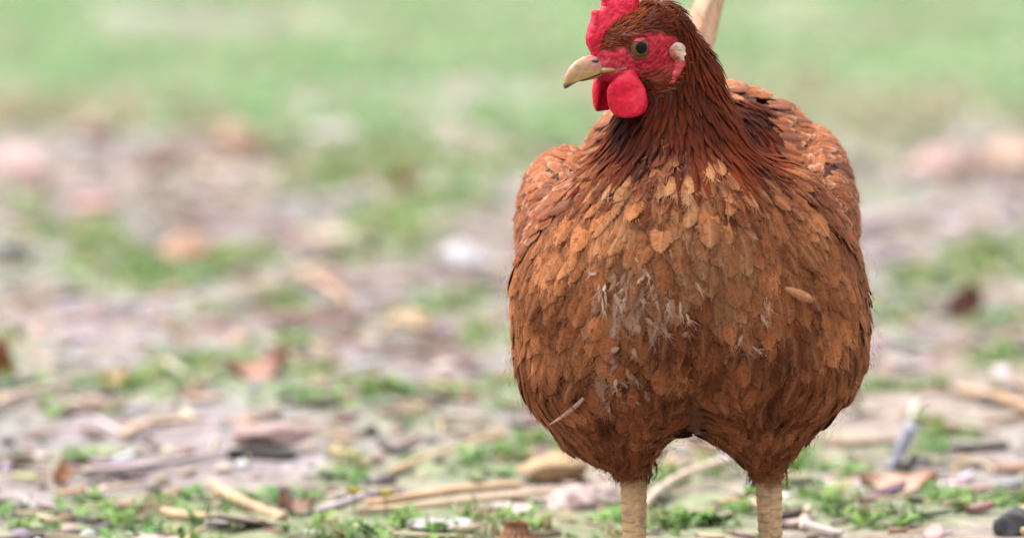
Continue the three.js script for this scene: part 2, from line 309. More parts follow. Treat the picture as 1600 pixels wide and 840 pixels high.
function stone(px, py, wpx, hpx, c, label, o = {}) {      // px, py: its middle; sizes in photo pixels
  const p = G(px, py + hpx * 0.35), k = pxm(p), w = wpx / k, h = hpx / k * 1.05, d = w * (o.deep ?? 0.75);
  p.y += h * 0.30 + (o.lift ?? 0);
  const m = top(o.name ?? 'stone', rockGeo(seedN++, w, h * 1.15, d), matFor(c), p, label, o.cat ?? 'stone');
  m.rotation.set(o.rx ?? 0, o.ry ?? rr(-0.4, 0.4), o.rz ?? 0); return m;
}
function stick(x0, y0, x1, y1, tpx, c, label, o = {}) {
  const a = G(x0, y0), b = G(x1, y1), k = pxm(a), r = tpx / k / 2, L = a.distanceTo(b), mid = a.clone().add(b).multiplyScalar(0.5);
  const g = rodGeo(seedN++, L, r, o.bend ?? 0.08, 14, o.flat ?? 1), p = g.attributes.position, uv = [];
  for (let i = 0; i < p.count; i++) uv.push(p.getZ(i) / r * 0.4 + p.getY(i) / r * 0.3, p.getX(i) * 5);
  g.setAttribute('uv', new THREE.Float32BufferAttribute(uv, 2));
  mid.y += r * (o.flat ?? 1) * 0.9 + (o.lift ?? 0);
  const m = top(o.name ?? 'stick', g, matFor(c, 0.8, fibre), mid, label, o.cat ?? 'stick', o.group);
  m.rotation.set(0, -Math.atan2(b.z - a.z, b.x - a.x), o.tilt ?? 0, 'YXZ'); return m;
}
function leafShape(seed, w, d, curl, lobes = 0.15) {     // a dry leaf with a folded midrib and uneven margin, along x
  const r = rng(seed), pos = [], idx = [], uv = [], n = 14, k = 8, ph = r() * 6;
  for (let i = 0; i <= n; i++) for (let j = 0; j <= k; j++) {
    const t = i / n, u = j / k * 2 - 1, half = Math.pow(Math.sin(Math.PI * Math.pow(t, 0.8)), 0.75) * (1 + lobes * Math.sin(t * 17 + ph + u)) * d / 2;
    const x = (t - 0.5) * w, z = u * half, y = curl * d * (0.6 * u * u * (0.6 + 0.4 * Math.sin(t * 5 + ph)) + 0.5 * (t - 0.4) ** 2 * 2) + 0.12 * d * curl * noise(t * 4 + seed, u * 2) + 0.03 * d * Math.abs(Math.sin(t * 22)) * Math.abs(u);
    pos.push(x, y, z); uv.push(u * 0.5, t * 0.8);
  }
  for (let i = 0; i < n; i++) for (let j = 0; j < k; j++) { const a = i * (k + 1) + j; idx.push(a, a + 1, a + k + 1, a + 1, a + k + 2, a + k + 1); }
  return geoOf(pos, idx, null, uv);
}
function leaf(px, py, wpx, dpx, c, label, o = {}) {
  const p = G(px, py), k = pxm(p); p.y += 0.003 + (o.lift ?? 0);
  const m = top(o.name ?? 'dry_leaf', leafShape(seedN++, wpx / k, dpx / k * (o.deep ?? 2.2), o.curl ?? 0.6), matFor(c, 0.75, fibre), p, label, o.cat ?? 'leaf');
  m.rotation.set(o.rx ?? 0.25, o.ry ?? 0, o.rz ?? 0); return m;
}
function flake(px, py, wpx, hpx, c, label, o = {}) {
  const p = G(px, py), k = pxm(p), s = wpx / k; p.y += 0.003 + (o.lift ?? 0);
  const g = chipGeo(seedN++, 10, 0.14), q = g.attributes.position, uv = []; for (let i = 0; i < q.count; i++) uv.push(q.getZ(i), q.getX(i)); g.setAttribute('uv', new THREE.Float32BufferAttribute(uv, 2)); g.scale(s, hpx / k * 2.2, s * (o.deep ?? 1));
  const m = top(o.name ?? 'wood_chip', g, matFor(c, 0.8, fibre), p, label, o.cat ?? 'wood chip'); m.rotation.set(o.rx ?? 0.2, o.ry ?? 0, o.rz ?? 0); return m;
}
// the nearer ground
stone(418, 692, 146, 34, [0.33, 0.225, 0.21], 'flat brownish pink stone with a dark hollow under its near edge', { lift: 0.012, rx: 0.05, rz: 0.03, ry: 0.1, deep: 0.6 });
stone(408, 702, 116, 24, [0.035, 0.028, 0.026], 'black lump added as painted shade under the flat stone', { name: 'clod', cat: 'clod', ry: 0.05, deep: 0.5 });  // near-black lump added to paint the shade of the hollow beneath the stone
stone(866, 727, 128, 50, [0.42, 0.29, 0.16], 'long tan stone just behind the hen’s leg on the left', { ry: 0.05 });
stone(897, 767, 92, 46, [0.46, 0.35, 0.34], 'pale pink stone in front of the long tan stone', { rz: 0.1 });
stone(640, 494, 92, 40, [0.46, 0.33, 0.21], 'rounded tan stone with a shaded underside left of the breast', {});
stone(735, 393, 105, 46, [0.46, 0.445, 0.48], 'bright white stone close to the wing on the left', { rz: -0.3 });
stone(290, 388, 88, 46, [0.37, 0.215, 0.14], 'blurred orange brown stone in the left background', {});
stone(16, 396, 70, 34, [0.12, 0.11, 0.13], 'dark slate grey stone cut by the left edge', {});
stone(1584, 822, 66, 50, [0.05, 0.05, 0.055], 'black stone in the bottom right corner', {});
stone(255, 250, 90, 44, [0.20, 0.12, 0.095], 'blurred dark brown clod far back on the left', { name: 'clod', cat: 'clod' });
stone(376, 215, 90, 56, [0.42, 0.28, 0.20], 'blurred pale orange stone far back on the left', {});
stone(30, 250, 110, 60, [0.55, 0.40, 0.38], 'blurred pink stone far back at the left edge', {});
stone(1470, 248, 120, 54, [0.50, 0.34, 0.31], 'blurred pink clod far back to the right of the hen', { name: 'clod', cat: 'clod' });
stone(1580, 246, 90, 56, [0.54, 0.38, 0.29], 'blurred peach stone far back at the right edge', {});
stone(140, 205, 80, 44, [0.42, 0.29, 0.23], 'blurred tan clod far back beside the pink stone', { name: 'clod', cat: 'clod' });
stone(520, 205, 90, 36, [0.50, 0.44, 0.45], 'blurred pale grey stone far back between green patches', {});
leaf(403, 600, 100, 34, [0.33, 0.17, 0.13], 'crumpled reddish brown dry leaf above the flat stone', { curl: 0.7, ry: 0.3, rx: 0.3 });
leaf(1506, 490, 56, 30, [0.20, 0.09, 0.07], 'curled dark red leaf standing in the right background', { curl: 1.3, rx: 0.9 });
flake(1442, 538, 60, 16, [0.10, 0.07, 0.075], 'small dark chip lying below the curled red leaf', { rz: 0.2 });
leaf(1405, 766, 122, 26, [0.48, 0.29, 0.23], 'pinkish tan dry leaf lying above the weeds at right', { curl: 0.5, rx: 0.35 });
leaf(4, 588, 40, 46, [0.34, 0.15, 0.06], 'orange brown leaf cut by the left edge', { curl: 0.9, rx: 1.0 });
leaf(525, 676, 90, 12, [0.22, 0.13, 0.10], 'thin brown leaf lying right of the flat stone', { curl: 0.4 });
leaf(462, 795, 56, 32, [0.20, 0.10, 0.07], 'dark crumpled leaf at the end of the tan stalk', { curl: 0.5, rx: 0.15 });
leaf(97, 742, 30, 26, [0.40, 0.22, 0.12], 'small upright brown leaf near the lower left', { curl: 0.8, rx: 0.5 });
leaf(630, 290, 30, 34, [0.36, 0.25, 0.10], 'small mustard leaf blurred behind the left wing', { curl: 1, rx: 0.9 });
leaf(180, 612, 44, 24, [0.50, 0.35, 0.19], 'small yellowish leaf scrap left of the crumpled leaf', { curl: 0.8, rx: 0.5 });
stick(-40, 660, 108, 606, 18, [0.44, 0.33, 0.31], 'pinkish grey broken stick running off the left edge', {});
stick(195, 682, 322, 657, 24, [0.52, 0.37, 0.27], 'curved tan and white husk on the left', { name: 'dry_husk', cat: 'husk', bend: 0.3, flat: 0.6 });
stick(150, 652, 200, 682, 13, [0.58, 0.52, 0.55], 'pale pointed husk tip beside the curved tan husk', { name: 'dry_husk', cat: 'husk', flat: 0.6 });
stick(258, 572, 298, 622, 15, [0.55, 0.50, 0.45], 'short whitish stalk leaning left of the crumpled leaf', {});
stick(128, 738, 346, 706, 26, [0.36, 0.31, 0.33], 'grey lilac strip of bark left of the flat stone', { name: 'bark_strip', cat: 'bark', flat: 0.45, lift: 0.006 });
stick(330, 756, 440, 806, 22, [0.52, 0.34, 0.23], 'thick tan stalk leading to the dark crumpled leaf', { name: 'stalk', cat: 'stalk' });
stick(486, 795, 566, 768, 20, [0.44, 0.37, 0.42], 'lilac grey chip of wood between leaf and straw', { flat: 0.5, name: 'wood_chip', cat: 'wood chip' });
stick(24, 768, 62, 804, 10, [0.46, 0.40, 0.44], 'thin pale twig in the lower left', { name: 'twig', cat: 'twig' });
stick(286, 836, 326, 808, 10, [0.52, 0.39, 0.20], 'short yellow straw at the bottom left of centre', { name: 'straw', cat: 'straw' });
stick(-20, 838, 146, 822, 14, [0.16, 0.125, 0.12], 'dark stick along the bottom left edge', {});
stick(612, 736, 784, 676, 18, [0.50, 0.36, 0.22], 'long tan stalk slanting towards the hen', { name: 'stalk', cat: 'stalk' });
stick(585, 724, 655, 684, 16, [0.36, 0.25, 0.20], 'short brown stalk beside the long slanting one', { name: 'stalk', cat: 'stalk' });
stick(572, 794, 812, 762, 19, [0.52, 0.36, 0.22], 'upper of two long straw stems left of the pink stone', { name: 'straw', cat: 'straw', lift: 0.003 });
stick(560, 802, 856, 770, 15, [0.55, 0.42, 0.30], 'lower of two long straw stems left of the pink stone', { name: 'straw', cat: 'straw', lift: 0.002 });
stick(1000, 806, 1160, 722, 18, [0.56, 0.44, 0.38], 'pale straight stick running between the hen’s legs', { lift: 0.004 });
stick(1160, 776, 1204, 812, 13, [0.52, 0.42, 0.30], 'short straw behind the hen’s leg on the right', { name: 'straw', cat: 'straw' });
stick(1285, 690, 1410, 682, 14, [0.34, 0.21, 0.15], 'brown stick lying behind the pale blue twig', {});
stick(1428, 660, 1452, 622, 13, [0.62, 0.58, 0.56], 'white sliver behind the pale blue twig', { name: 'splinter', cat: 'splinter', flat: 0.5 });
stick(1500, 620, 1640, 664, 20, [0.50, 0.34, 0.22], 'tan branch running off the right edge', { name: 'branch', cat: 'branch' });
stick(1540, 664, 1640, 642, 12, [0.34, 0.22, 0.15], 'thin brown twig crossing the tan branch', { name: 'twig', cat: 'twig' });
stick(1536, 762, 1612, 768, 11, [0.07, 0.06, 0.065], 'black twig near the right edge', { name: 'twig', cat: 'twig' });
stick(1256, 830, 1266, 796, 16, [0.56, 0.42, 0.34], 'stubby pale pink chip right of the hen’s leg', { name: 'wood_chip', cat: 'wood chip', flat: 0.6 });
stick(1330, 368, 1480, 338, 26, [0.50, 0.41, 0.43], 'blurred pale pink stick right of the wing', {});
stick(425, 330, 590, 304, 22, [0.48, 0.43, 0.47], 'blurred lilac stick in the left background', {});
stick(470, 430, 545, 478, 16, [0.46, 0.29, 0.21], 'blurred reddish stick above the rounded tan stone', {});
stick(1300, 822, 1480, 795, 9, [0.30, 0.22, 0.20], 'thin brown twig under the weeds at right', { name: 'twig', cat: 'twig' });
stick(90, 700, 10, 690, 24, [0.50, 0.40, 0.36], 'flat pale strip of bark at the lower left', { name: 'bark_strip', cat: 'bark', flat: 0.35 });
flake(500, 834, 46, 14, [0.68, 0.66, 0.70], 'white flake at the bottom edge left of centre', {});
flake(680, 832, 110, 14, [0.42, 0.39, 0.44], 'bluish grey flake at the bottom edge near the striped cone', { deep: 0.8 });
flake(1478, 744, 34, 16, [0.70, 0.68, 0.70], 'white chip near the pinkish leaf at right', {});
flake(1506, 735, 40, 16, [0.42, 0.42, 0.52], 'bluish chip touching the white chip at right', { rz: 0.3 });
flake(62, 702, 26, 18, [0.62, 0.56, 0.55], 'small white chip on the pale bark strip', {});
flake(960, 735, 50, 10, [0.48, 0.39, 0.36], 'small pink chip right behind the hen’s left leg', {});
flake(800, 800, 70, 12, [0.46, 0.38, 0.36], 'pinkish flake above the striped cone', {});
flake(1330, 745, 120, 10, [0.42, 0.35, 0.36], 'broad lilac bark flake right of the hen', { deep: 0.8 });
flake(240, 840, 90, 12, [0.40, 0.33, 0.33], 'greyish flake at the bottom edge beside the short yellow straw', {});
flake(1225, 672, 60, 10, [0.08, 0.06, 0.06], 'dark chip on the soil just right of the hen’s thigh', { rz: 0.1 });
// pale blue twig; shade at its near end painted as a black piece
{
  const p = G(1409, 716), k = pxm(p), L = 78 / k, r = 14 / k, t = new THREE.Group(); t.name = 'pale_twig'; t.position.copy(p); scene.add(t);
  tag(t, 'pale blue stub of twig with shade painted as a black near end, right of the hen', 'twig');
  const a = rodGeo(901, L, r, 0.05, 10); a.rotateZ(-Math.PI / 2 - 0.42); a.translate(0, L * 0.44, -L * 0.1); const n = a.attributes.position.count; a.setAttribute('uv', new THREE.Float32BufferAttribute(new Float32Array(n * 2).map((_, i) => a.attributes.position.array[(i >> 1) * 3 + (i & 1)] * 20), 2));
  part('shaft', a, matFor([0.36, 0.37, 0.52], 0.6, fibre), t);
  const b = rodGeo(902, L * 0.28, r * 1.1, 0.05, 5); b.rotateZ(-Math.PI / 2 - 0.3); b.translate(r * 0.2, L * 0.06, 0.004); b.setAttribute('uv', new THREE.Float32BufferAttribute(new Float32Array(b.attributes.position.count * 2), 2));
  part('painted_shade_end', b, matFor([0.02, 0.02, 0.024], 0.7, fibre), t);
}
// striped cone at the bottom edge
{
  const p = G(806, 846), k = pxm(p), t = new THREE.Group(); t.name = 'striped_cone'; t.position.copy(p); scene.add(t);
  tag(t, 'orange brown cone with dark gaps between its scales at the bottom edge', 'cone');
  const s = 62 / k, core = new THREE.SphereGeometry(s * 0.40, 16, 12); core.scale(1, 0.8, 1); core.translate(0, s * 0.22, 0);
  part('core', core, matFor([0.05, 0.025, 0.015]), t);
  const sc = leafShape(77, s * 0.62, s * 0.24, 0.5, 0.02);
  for (let i = 0; i < 16; i++) { const m = part('scale', sc, matFor(i % 3 ? [0.46, 0.24, 0.12] : [0.38, 0.19, 0.09]), t), a = i * 0.3927; m.position.set(Math.sin(a) * s * 0.36, s * 0.30, Math.cos(a) * s * 0.36); m.rotation.set(0, a - Math.PI / 2, -1.05, 'YXZ'); }
}
// small yellow flowers
for (const [px, py, label] of [[553, 800, 'small yellow flower left of the two straw stems'], [603, 804, 'small yellow flower under the two straw stems']]) {
  const p = G(px, py), k = pxm(p), s = 30 / k, t = new THREE.Group(); t.name = numbered('yellow_flower'); t.position.copy(p); scene.add(t); tag(t, label, 'flower');
  part('stem', new THREE.CylinderGeometry(0.0006, 0.0008, s * 1.2, 6).translate(0, s * 0.6, 0), matFor([0.10, 0.16, 0.05]), t);
  const pg = leafShape(88, s * 0.6, s * 0.4, 0.5, 0.02); pg.translate(s * 0.3, 0, 0);
  for (let i = 0; i < 6; i++) { const m = part('petal', pg, matFor([0.60, 0.50, 0.03]), t); m.position.y = s * 1.2; m.rotation.set(0, i * 1.047, 0.4, 'YXZ'); }
}

// ---------------------------------------------------------------- the hen
const B = V(P(1085, 700, 0).x, 0, 0); B.y = 0;
const hen = new THREE.Group(); hen.name = 'hen'; hen.position.copy(B); scene.add(hen);
tag(hen, 'brown hen with red comb and wattles standing on the littered ground, facing left', 'hen');
const HF = { f: V(-0.86, -0.15, 0.48).normalize() };
HF.s = V(-HF.f.z, 0, HF.f.x).normalize(); if (HF.s.z < 0) HF.s.negate();
HF.u = HF.f.clone().cross(HF.s).normalize(); if (HF.u.y < 0) HF.u.negate();
const H = P(990, 78, 0.055);
const hp = (f, u, s) => H.clone().addScaledVector(HF.f, f).addScaledVector(HF.u, u).addScaledVector(HF.s, s);

const cTorso = P(1076, 415, -0.05), cBreast = P(1082, 482, 0.02), cLT = P(950, 558, 0.01), cRT = P(1211, 540, 0.01), cLW = P(879, 358, -0.075), cRW = P(1276, 346, -0.075), cBack = P(1100, 278, -0.09), cCrop = P(1060, 390, 0.05);
const cFL = P(918, 458, 0.02), cFR = P(1224, 436, 0.02), cleft = [P(1086, 690, 0.105), P(1080, 585, 0.118)];
const kneeL = P(990, 734, 0.0), kneeR = P(1201, 734, 0.0);
const nk = [P(1055, 335, 0.035), P(1058, 225, 0.035), P(1056, 130, 0.03), hp(-0.019, 0.0065, 0)];
const footL = V(kneeL.x + 0.001, 0.014, 0.012), footR = V(kneeR.x + 0.002, 0.014, 0.012);
const drumL = P(969, 664, 0.012), drumR = P(1191, 660, 0.012);
const brow = [hp(0.012, 0.0115, 0.0135), hp(-0.006, 0.0120, 0.0165)];
function bodySDF(x, y, z) {
  let d = ell(x, y, z, cTorso, [0.108, 0.104, 0.13]);
  d = smin(d, ell(x, y, z, cBreast, [0.120, 0.088, 0.096]), 0.03);
  d = smin(d, ell(x, y, z, cCrop, [0.080, 0.075, 0.075]), 0.03);
  d = smin(d, ell(x, y, z, cFL, [0.046, 0.074, 0.068]), 0.022);
  d = smin(d, ell(x, y, z, cFR, [0.045, 0.076, 0.068]), 0.022);
  d = smin(d, ell(x, y, z, cLT, [0.063, 0.061, 0.080]), 0.012);
  d = smin(d, ell(x, y, z, cRT, [0.063, 0.061, 0.080]), 0.012);
  d = smax(d, -cap(x, y, z, cleft[0], cleft[1], 0.017, 0.003), 0.016);
  let w = ell(x, y, z, cLW, [0.031, 0.056, 0.095]);
  w = Math.min(w, ell(x, y, z, cRW, [0.027, 0.062, 0.095]));
  w = smin(w, ell(x, y, z, cBack, [0.088, 0.070, 0.11]), 0.016);
  d = smin(d, w, 0.004);
  d = smin(d, cap(x, y, z, nk[0], nk[1], 0.056, 0.039), 0.035);
  d = smin(d, cap(x, y, z, nk[1], nk[2], 0.039, 0.0275), 0.02);
  d = smin(d, cap(x, y, z, nk[2], nk[3], 0.0275, 0.0245), 0.015);
  d = smin(d, ellF(x, y, z, hp(0, 0.002, 0), HF, [0.029, 0.0235, 0.0165]), 0.010);
  d = smin(d, ellF(x, y, z, hp(0.018, -0.006, 0), HF, [0.016, 0.012, 0.010]), 0.010);
  d = smin(d, cap(x, y, z, brow[0], brow[1], 0.0032, 0.0024), 0.004);
  d = smin(d, cap(x, y, z, drumL, kneeL, 0.039, 0.007), 0.016);
  d = smin(d, cap(x, y, z, drumR, kneeR, 0.037, 0.007), 0.016);
  if (y < 0.12) d = smin(d, legSDF(x, y, z), 0.006);
  return d;
}
const toes = (foot, s) => [[-0.55, 0.055], [0.05, 0.068], [0.62, 0.056], [Math.PI + 0.15 * s, 0.03]].map(([a, l]) => { const t = V(foot.x + Math.sin(a) * l, 0.0055, foot.z + Math.cos(a) * l), m = V(foot.x + Math.sin(a) * l * 0.5, 0.0085, foot.z + Math.cos(a) * l * 0.5); return [m, t]; });
const toesL = toes(footL, 1), toesR = toes(footR, -1);
function oneLeg(x, y, z, knee, foot, ts) {
  let d = cap(x, y, z, knee, foot, 0.0098, 0.0076);
  // overlapping scutes: a saw-tooth in two rows down the front of the shank
  const cx = mix(foot.x, knee.x, clamp((y - 0.014) / (knee.y - 0.014))), row = x < cx ? 0 : 0.5, q = (y + 0.0012 * noise(x * 160, y * 70, z * 160)) / 0.0062 + row, fr = q - Math.floor(q);
  d += 0.0008 * (fr - 0.5) + 0.0006 * Math.exp(-(((x - cx) / 0.0011) ** 2));
  for (const [m, t] of ts) { d = smin(d, cap(x, y, z, foot, m, 0.0075, 0.0062), 0.004); d = smin(d, cap(x, y, z, m, t, 0.0062, 0.0048), 0.003); }
  return d;
}
const legSDF = (x, y, z) => Math.min(oneLeg(x, y, z, kneeL, footL, toesL), oneLeg(x, y, z, kneeR, footR, toesR));
const grad = (p) => { const e = 0.0008; return V(bodySDF(p.x + e, p.y, p.z) - bodySDF(p.x - e, p.y, p.z), bodySDF(p.x, p.y + e, p.z) - bodySDF(p.x, p.y - e, p.z), bodySDF(p.x, p.y, p.z + e) - bodySDF(p.x, p.y, p.z - e)).normalize(); };

// bare red face: head-local outline round eye, cheek and beak corner, on both sides
function faceMask(x, y, z) {
  const d = V(x, y, z).sub(H), f = d.dot(HF.f), u = d.dot(HF.u), s = Math.abs(d.dot(HF.s));
  if (f < -0.030 || f > 0.05 || u < -0.030 || u > 0.022) return 0;
  const top_ = 0.0125 - 0.35 * Math.max(0, -f - 0.006) - 0.0075 * sstep(0.009, 0.017, f), a = sstep(0.002, -0.001, u - top_) * sstep(-0.0235, -0.0185, f) * sstep(-0.025, -0.019, u - Math.max(0, -f - 0.005) * 0.1);
  return a * sstep(0.004, 0.008, s + Math.max(0, f - 0.014));
}
const YN = P(1050, 175, 0.03).y;
const SKIN = [0.42, 0.018, 0.035], DOWN = [0.10, 0.038, 0.016], SHANK = [0.46, 0.30, 0.15];
function bodyColour(x, y, z) {
  if (y < kneeL.y - 0.001 + 0.002 * noise(x * 300, z * 300)) { const q = 0.85 + 0.25 * noise(x * 260, y * 500, z * 260) + 0.25 * (hash(Math.floor(y / 0.0062) + (x > B.x ? 50 : 0)) - 0.5), dirt = sstep(0.1, 0.5, noise(x * 120, y * 90, z * 120 + 3)); return mix3(SHANK, [0.27, 0.19, 0.12], dirt * 0.6).map((v) => v * q); }
  const m = faceMask(x, y, z);
  const n = 0.85 + 0.5 * noise(x * 420, y * 420, z * 420), big = noise(x * 130, y * 130, z * 130 + 5);
  if (m <= 0.02) return y > YN - 0.05 ? [0.055, 0.012, 0.006] : DOWN;
  const d = V(x, y, z).sub(H), u = d.dot(HF.u), f = d.dot(HF.f), brown = sstep(-0.008, -0.017, u + 0.006 * big) * sstep(0.012, 0.002, f);
  return mix3(DOWN, mix3(mix3(SKIN, [0.50, 0.075, 0.10], sstep(0.1, 0.5, big) * 0.7), [0.19, 0.035, 0.022], brown * 0.8).map((v) => v * n), m);
}
const YL = kneeL.y + 0.006;
const bodyGeos = [
  polygonize(bodySDF, [B.x - 0.16, YL, -0.25], [B.x + 0.16, YN, 0.14], 0.005, bodyColour, B),
  polygonize((x, y, z) => bodySDF(x, y, z) + (faceMask(x, y, z) > 0.2 ? 0.0006 * noise(x * 420, y * 420, z * 420) + 0.0010 * noise(x * 150, y * 300, z * 150) + 0.00035 * Math.sin(1900 * V(x, y, z).distanceTo(hp(0.003, 0.0035, 0.016)) + 4 * noise(x * 200, y * 200, z * 200)) : 0), [H.x - 0.07, YN, H.z - 0.12], [H.x + 0.09, H.y + 0.05, H.z + 0.06], 0.0016, bodyColour, B),
  ...[[footL], [footR]].map(([ft]) => polygonize(bodySDF, [ft.x - 0.049, -0.002, ft.z - 0.06], [ft.x + 0.049, YL, ft.z + 0.085], 0.0013, bodyColour, B)),
];
const bodyGeo = mergeGeometries(bodyGeos);
const bodyMat = new THREE.MeshPhysicalMaterial({ vertexColors: true, roughness: 0.65, specularIntensity: 0.4, side: THREE.DoubleSide });
part('body', bodyGeo, bodyMat, hen);

const surfS = (f, u, sd) => { let s = 0.045; for (; s > 0; s -= 0.0004) { const p = hp(f, u, s * sd); if (bodySDF(p.x, p.y, p.z) < 0) break; } return s; };
// feathers -----------------------------------------------------------------
const vane = (u, v) => { const k = Math.floor(u * 4) % 4, w = u * 4 - k, a = Math.min(1, Math.abs(w - 0.5) * 2), side = (w < 0.5 ? 0 : 40) + k * 11; return { a, side, q: v * 36 - a * 5.5 }; };
const barbs = dataTex(512, 256, (u, v) => {
  const { a, side, q } = vane(u, v), k = 0.85 + 0.08 * Math.sin(q * 6.283 + 3 * noise(v * 9, side)) * 0.5 + 0.20 * noise(q * 1.3 + side, a * 1.5) + 0.10 * noise(q * 4 + side, 3.3) + 0.10 * Math.exp(-((a / 0.07) ** 2));
  return [k, k * 0.99, k * 0.98];
}, true);
const barbsB = dataTex(512, 256, (u, v) => { const { a, side, q } = vane(u, v), k = 0.5 + 0.35 * Math.sin(q * 6.283) + 0.3 * noise(q, side) + Math.exp(-((a / 0.08) ** 2)) * 0.4; return [k, k, k]; }, false);
const frayed = dataTex(512, 256, (u, v) => {     // barbs part from one another towards the margin and end unevenly
  const { a, side, q } = vane(u, v), b = Math.floor(q * 1.6), f = q * 1.6 - b, end = 0.70 + 0.30 * hash(b + side * 3.1), split = sstep(0.48, 0.95, a) * 0.62 * (0.5 + hash(b * 1.7 + side)), tip = 0.90 + 0.10 * hash(b + 9 + side) ;
  const o = a < end && Math.abs(f - 0.5) * 2 < 1 - split + 0.02 && v + a * 0.03 < tip ? 1 : 0; return [o, o, o];
}, false);
for (const t of [barbs, barbsB, frayed]) { t.generateMipmaps = false; t.minFilter = THREE.LinearFilter; }
const featherMat = new THREE.MeshPhysicalMaterial({ vertexColors: true, map: barbs, alphaMap: frayed, alphaTest: 0.5, bumpMap: barbsB, bumpScale: 0.00006, roughness: 0.7, specularIntensity: 0.1, side: THREE.DoubleSide });
const FR = rng(4242), fr = (a, b) => a + (b - a) * FR();
const newBag = () => ({ pos: [], idx: [], col: [], uv: [] });
const bagGeo = (b) => geoOf(b.pos, b.idx, b.col, b.uv);
// one feather lying along the surface; shape: 0 round contour feather, 1 pointed hackle
function feather(bag, p0, flow, L, W, o) {
  const rows = o.rows ?? 6, cols = 4, base = bag.pos.length / 3;
  let p = p0.clone(), dir = flow.clone();
  const seed = Math.floor(FR() * 4), roll = o.roll ?? fr(-0.25, 0.25), ts = (v) => o.shape ? v : 1 - Math.pow(1 - v, 1.8); let step = L / rows;
  for (let i = 0; i <= rows; i++) {
    const t = ts(i / rows); let n = o.free ? o.free.clone() : grad(p);
    if (!o.free) { const d = bodySDF(p.x, p.y, p.z); p.addScaledVector(n, -d); dir.addScaledVector(n, -dir.dot(n)).normalize(); }
    const h = (o.h0 ?? 0.0012) + (o.lift ?? 0.005) * t - (o.droop ?? 0.2) * (o.lift ?? 0.005) * t * t * t;
    const side = dir.clone().cross(n).normalize(), nn = n.clone().addScaledVector(side, roll).normalize(), sd = dir.clone().cross(nn).normalize();
    const c = p.clone().addScaledVector(n, h);
    let w = o.shape ? Math.pow(t + 0.06, 0.35) * Math.pow(1 - t * 0.97, 0.8) * 1.25 : Math.pow(Math.min(1, t * 2.2 + 0.12), 0.6) * Math.sqrt(Math.max(0.0, 1 - Math.pow(t, 4.5)) + 0.03);
    w *= W * 0.5;
    for (let j = 0; j <= cols; j++) {
      const u = j / cols * 2 - 1, a = Math.abs(u), jag = a > 0.9 ? 1 + 0.22 * (FR() - 0.5) : 1, back = a > 0.9 ? fr(-0.02, 0.008) * L : 0;
      const q = c.clone().addScaledVector(sd, u * w * jag).addScaledVector(nn, -(o.cup ?? 0.35) * u * u * w).addScaledVector(dir, -a * a * W * 0.10 * t + back);
      bag.pos.push(q.x - B.x, q.y - B.y, q.z - B.z); bag.uv.push((u * 0.47 + 0.5 + seed) / 4, 0.02 + t * 0.95);
      const cc = o.col(t, a); bag.col.push(cc[0], cc[1], cc[2]);
    }
    if (i === rows && o.fringe) for (let q = 0; q < o.fringe; q++) {
      const u = fr(-1, 1), ed = p.clone().addScaledVector(n, h - (o.cup ?? 0.35) * u * u * W * 0.4).addScaledVector(sd, u * W * 0.46).addScaledVector(dir, -L * (0.04 + 0.16 * u * u));
      strand(bag, ed, dir.clone().addScaledVector(sd, u * 0.9 + fr(-0.3, 0.3)).addScaledVector(n, fr(-0.1, 0.3)).normalize(), n, fr(0.0035, 0.0085), fr(0.00015, 0.0003), o.col(fr(0.7, 1), Math.abs(u)));
    }
    if (i < rows) { step = L * (ts((i + 1) / rows) - t); p.addScaledVector(dir, step); }
    if (o.bend) dir.add(o.bend.clone().multiplyScalar(step * 14)).normalize();
  }
  for (let i = 0; i < rows; i++) for (let j = 0; j < cols; j++) { const a = base + i * (cols + 1) + j; bag.idx.push(a, a + 1, a + cols + 1, a + 1, a + cols + 2, a + cols + 1); }
}
// a loose strand of down
function strand(bag, p, dir, n, L, w, col) {
  const base = bag.pos.length / 3, b = V(fr(-1, 1), fr(-1, 1), fr(-1, 1)), q = p.clone(), d = dir.clone(), side = d.clone().cross(n).normalize();
  for (let i = 0; i <= 4; i++) {
    const t = i / 4, ww = w * (1 - t * 0.85);
    bag.pos.push(q.x + side.x * ww - B.x, q.y + side.y * ww - B.y, q.z + side.z * ww - B.z, q.x - side.x * ww - B.x, q.y - side.y * ww - B.y, q.z - side.z * ww - B.z);
    bag.uv.push(0.11, 0.1 + t * 0.6, 0.115, 0.1 + t * 0.6); bag.col.push(...col, ...col);
    q.addScaledVector(d, L / 4); d.addScaledVector(b, 0.22).normalize();
    if (i) { const a = base + 2 * i - 2; bag.idx.push(a, a + 1, a + 2, a + 1, a + 3, a + 2); }
  }
}
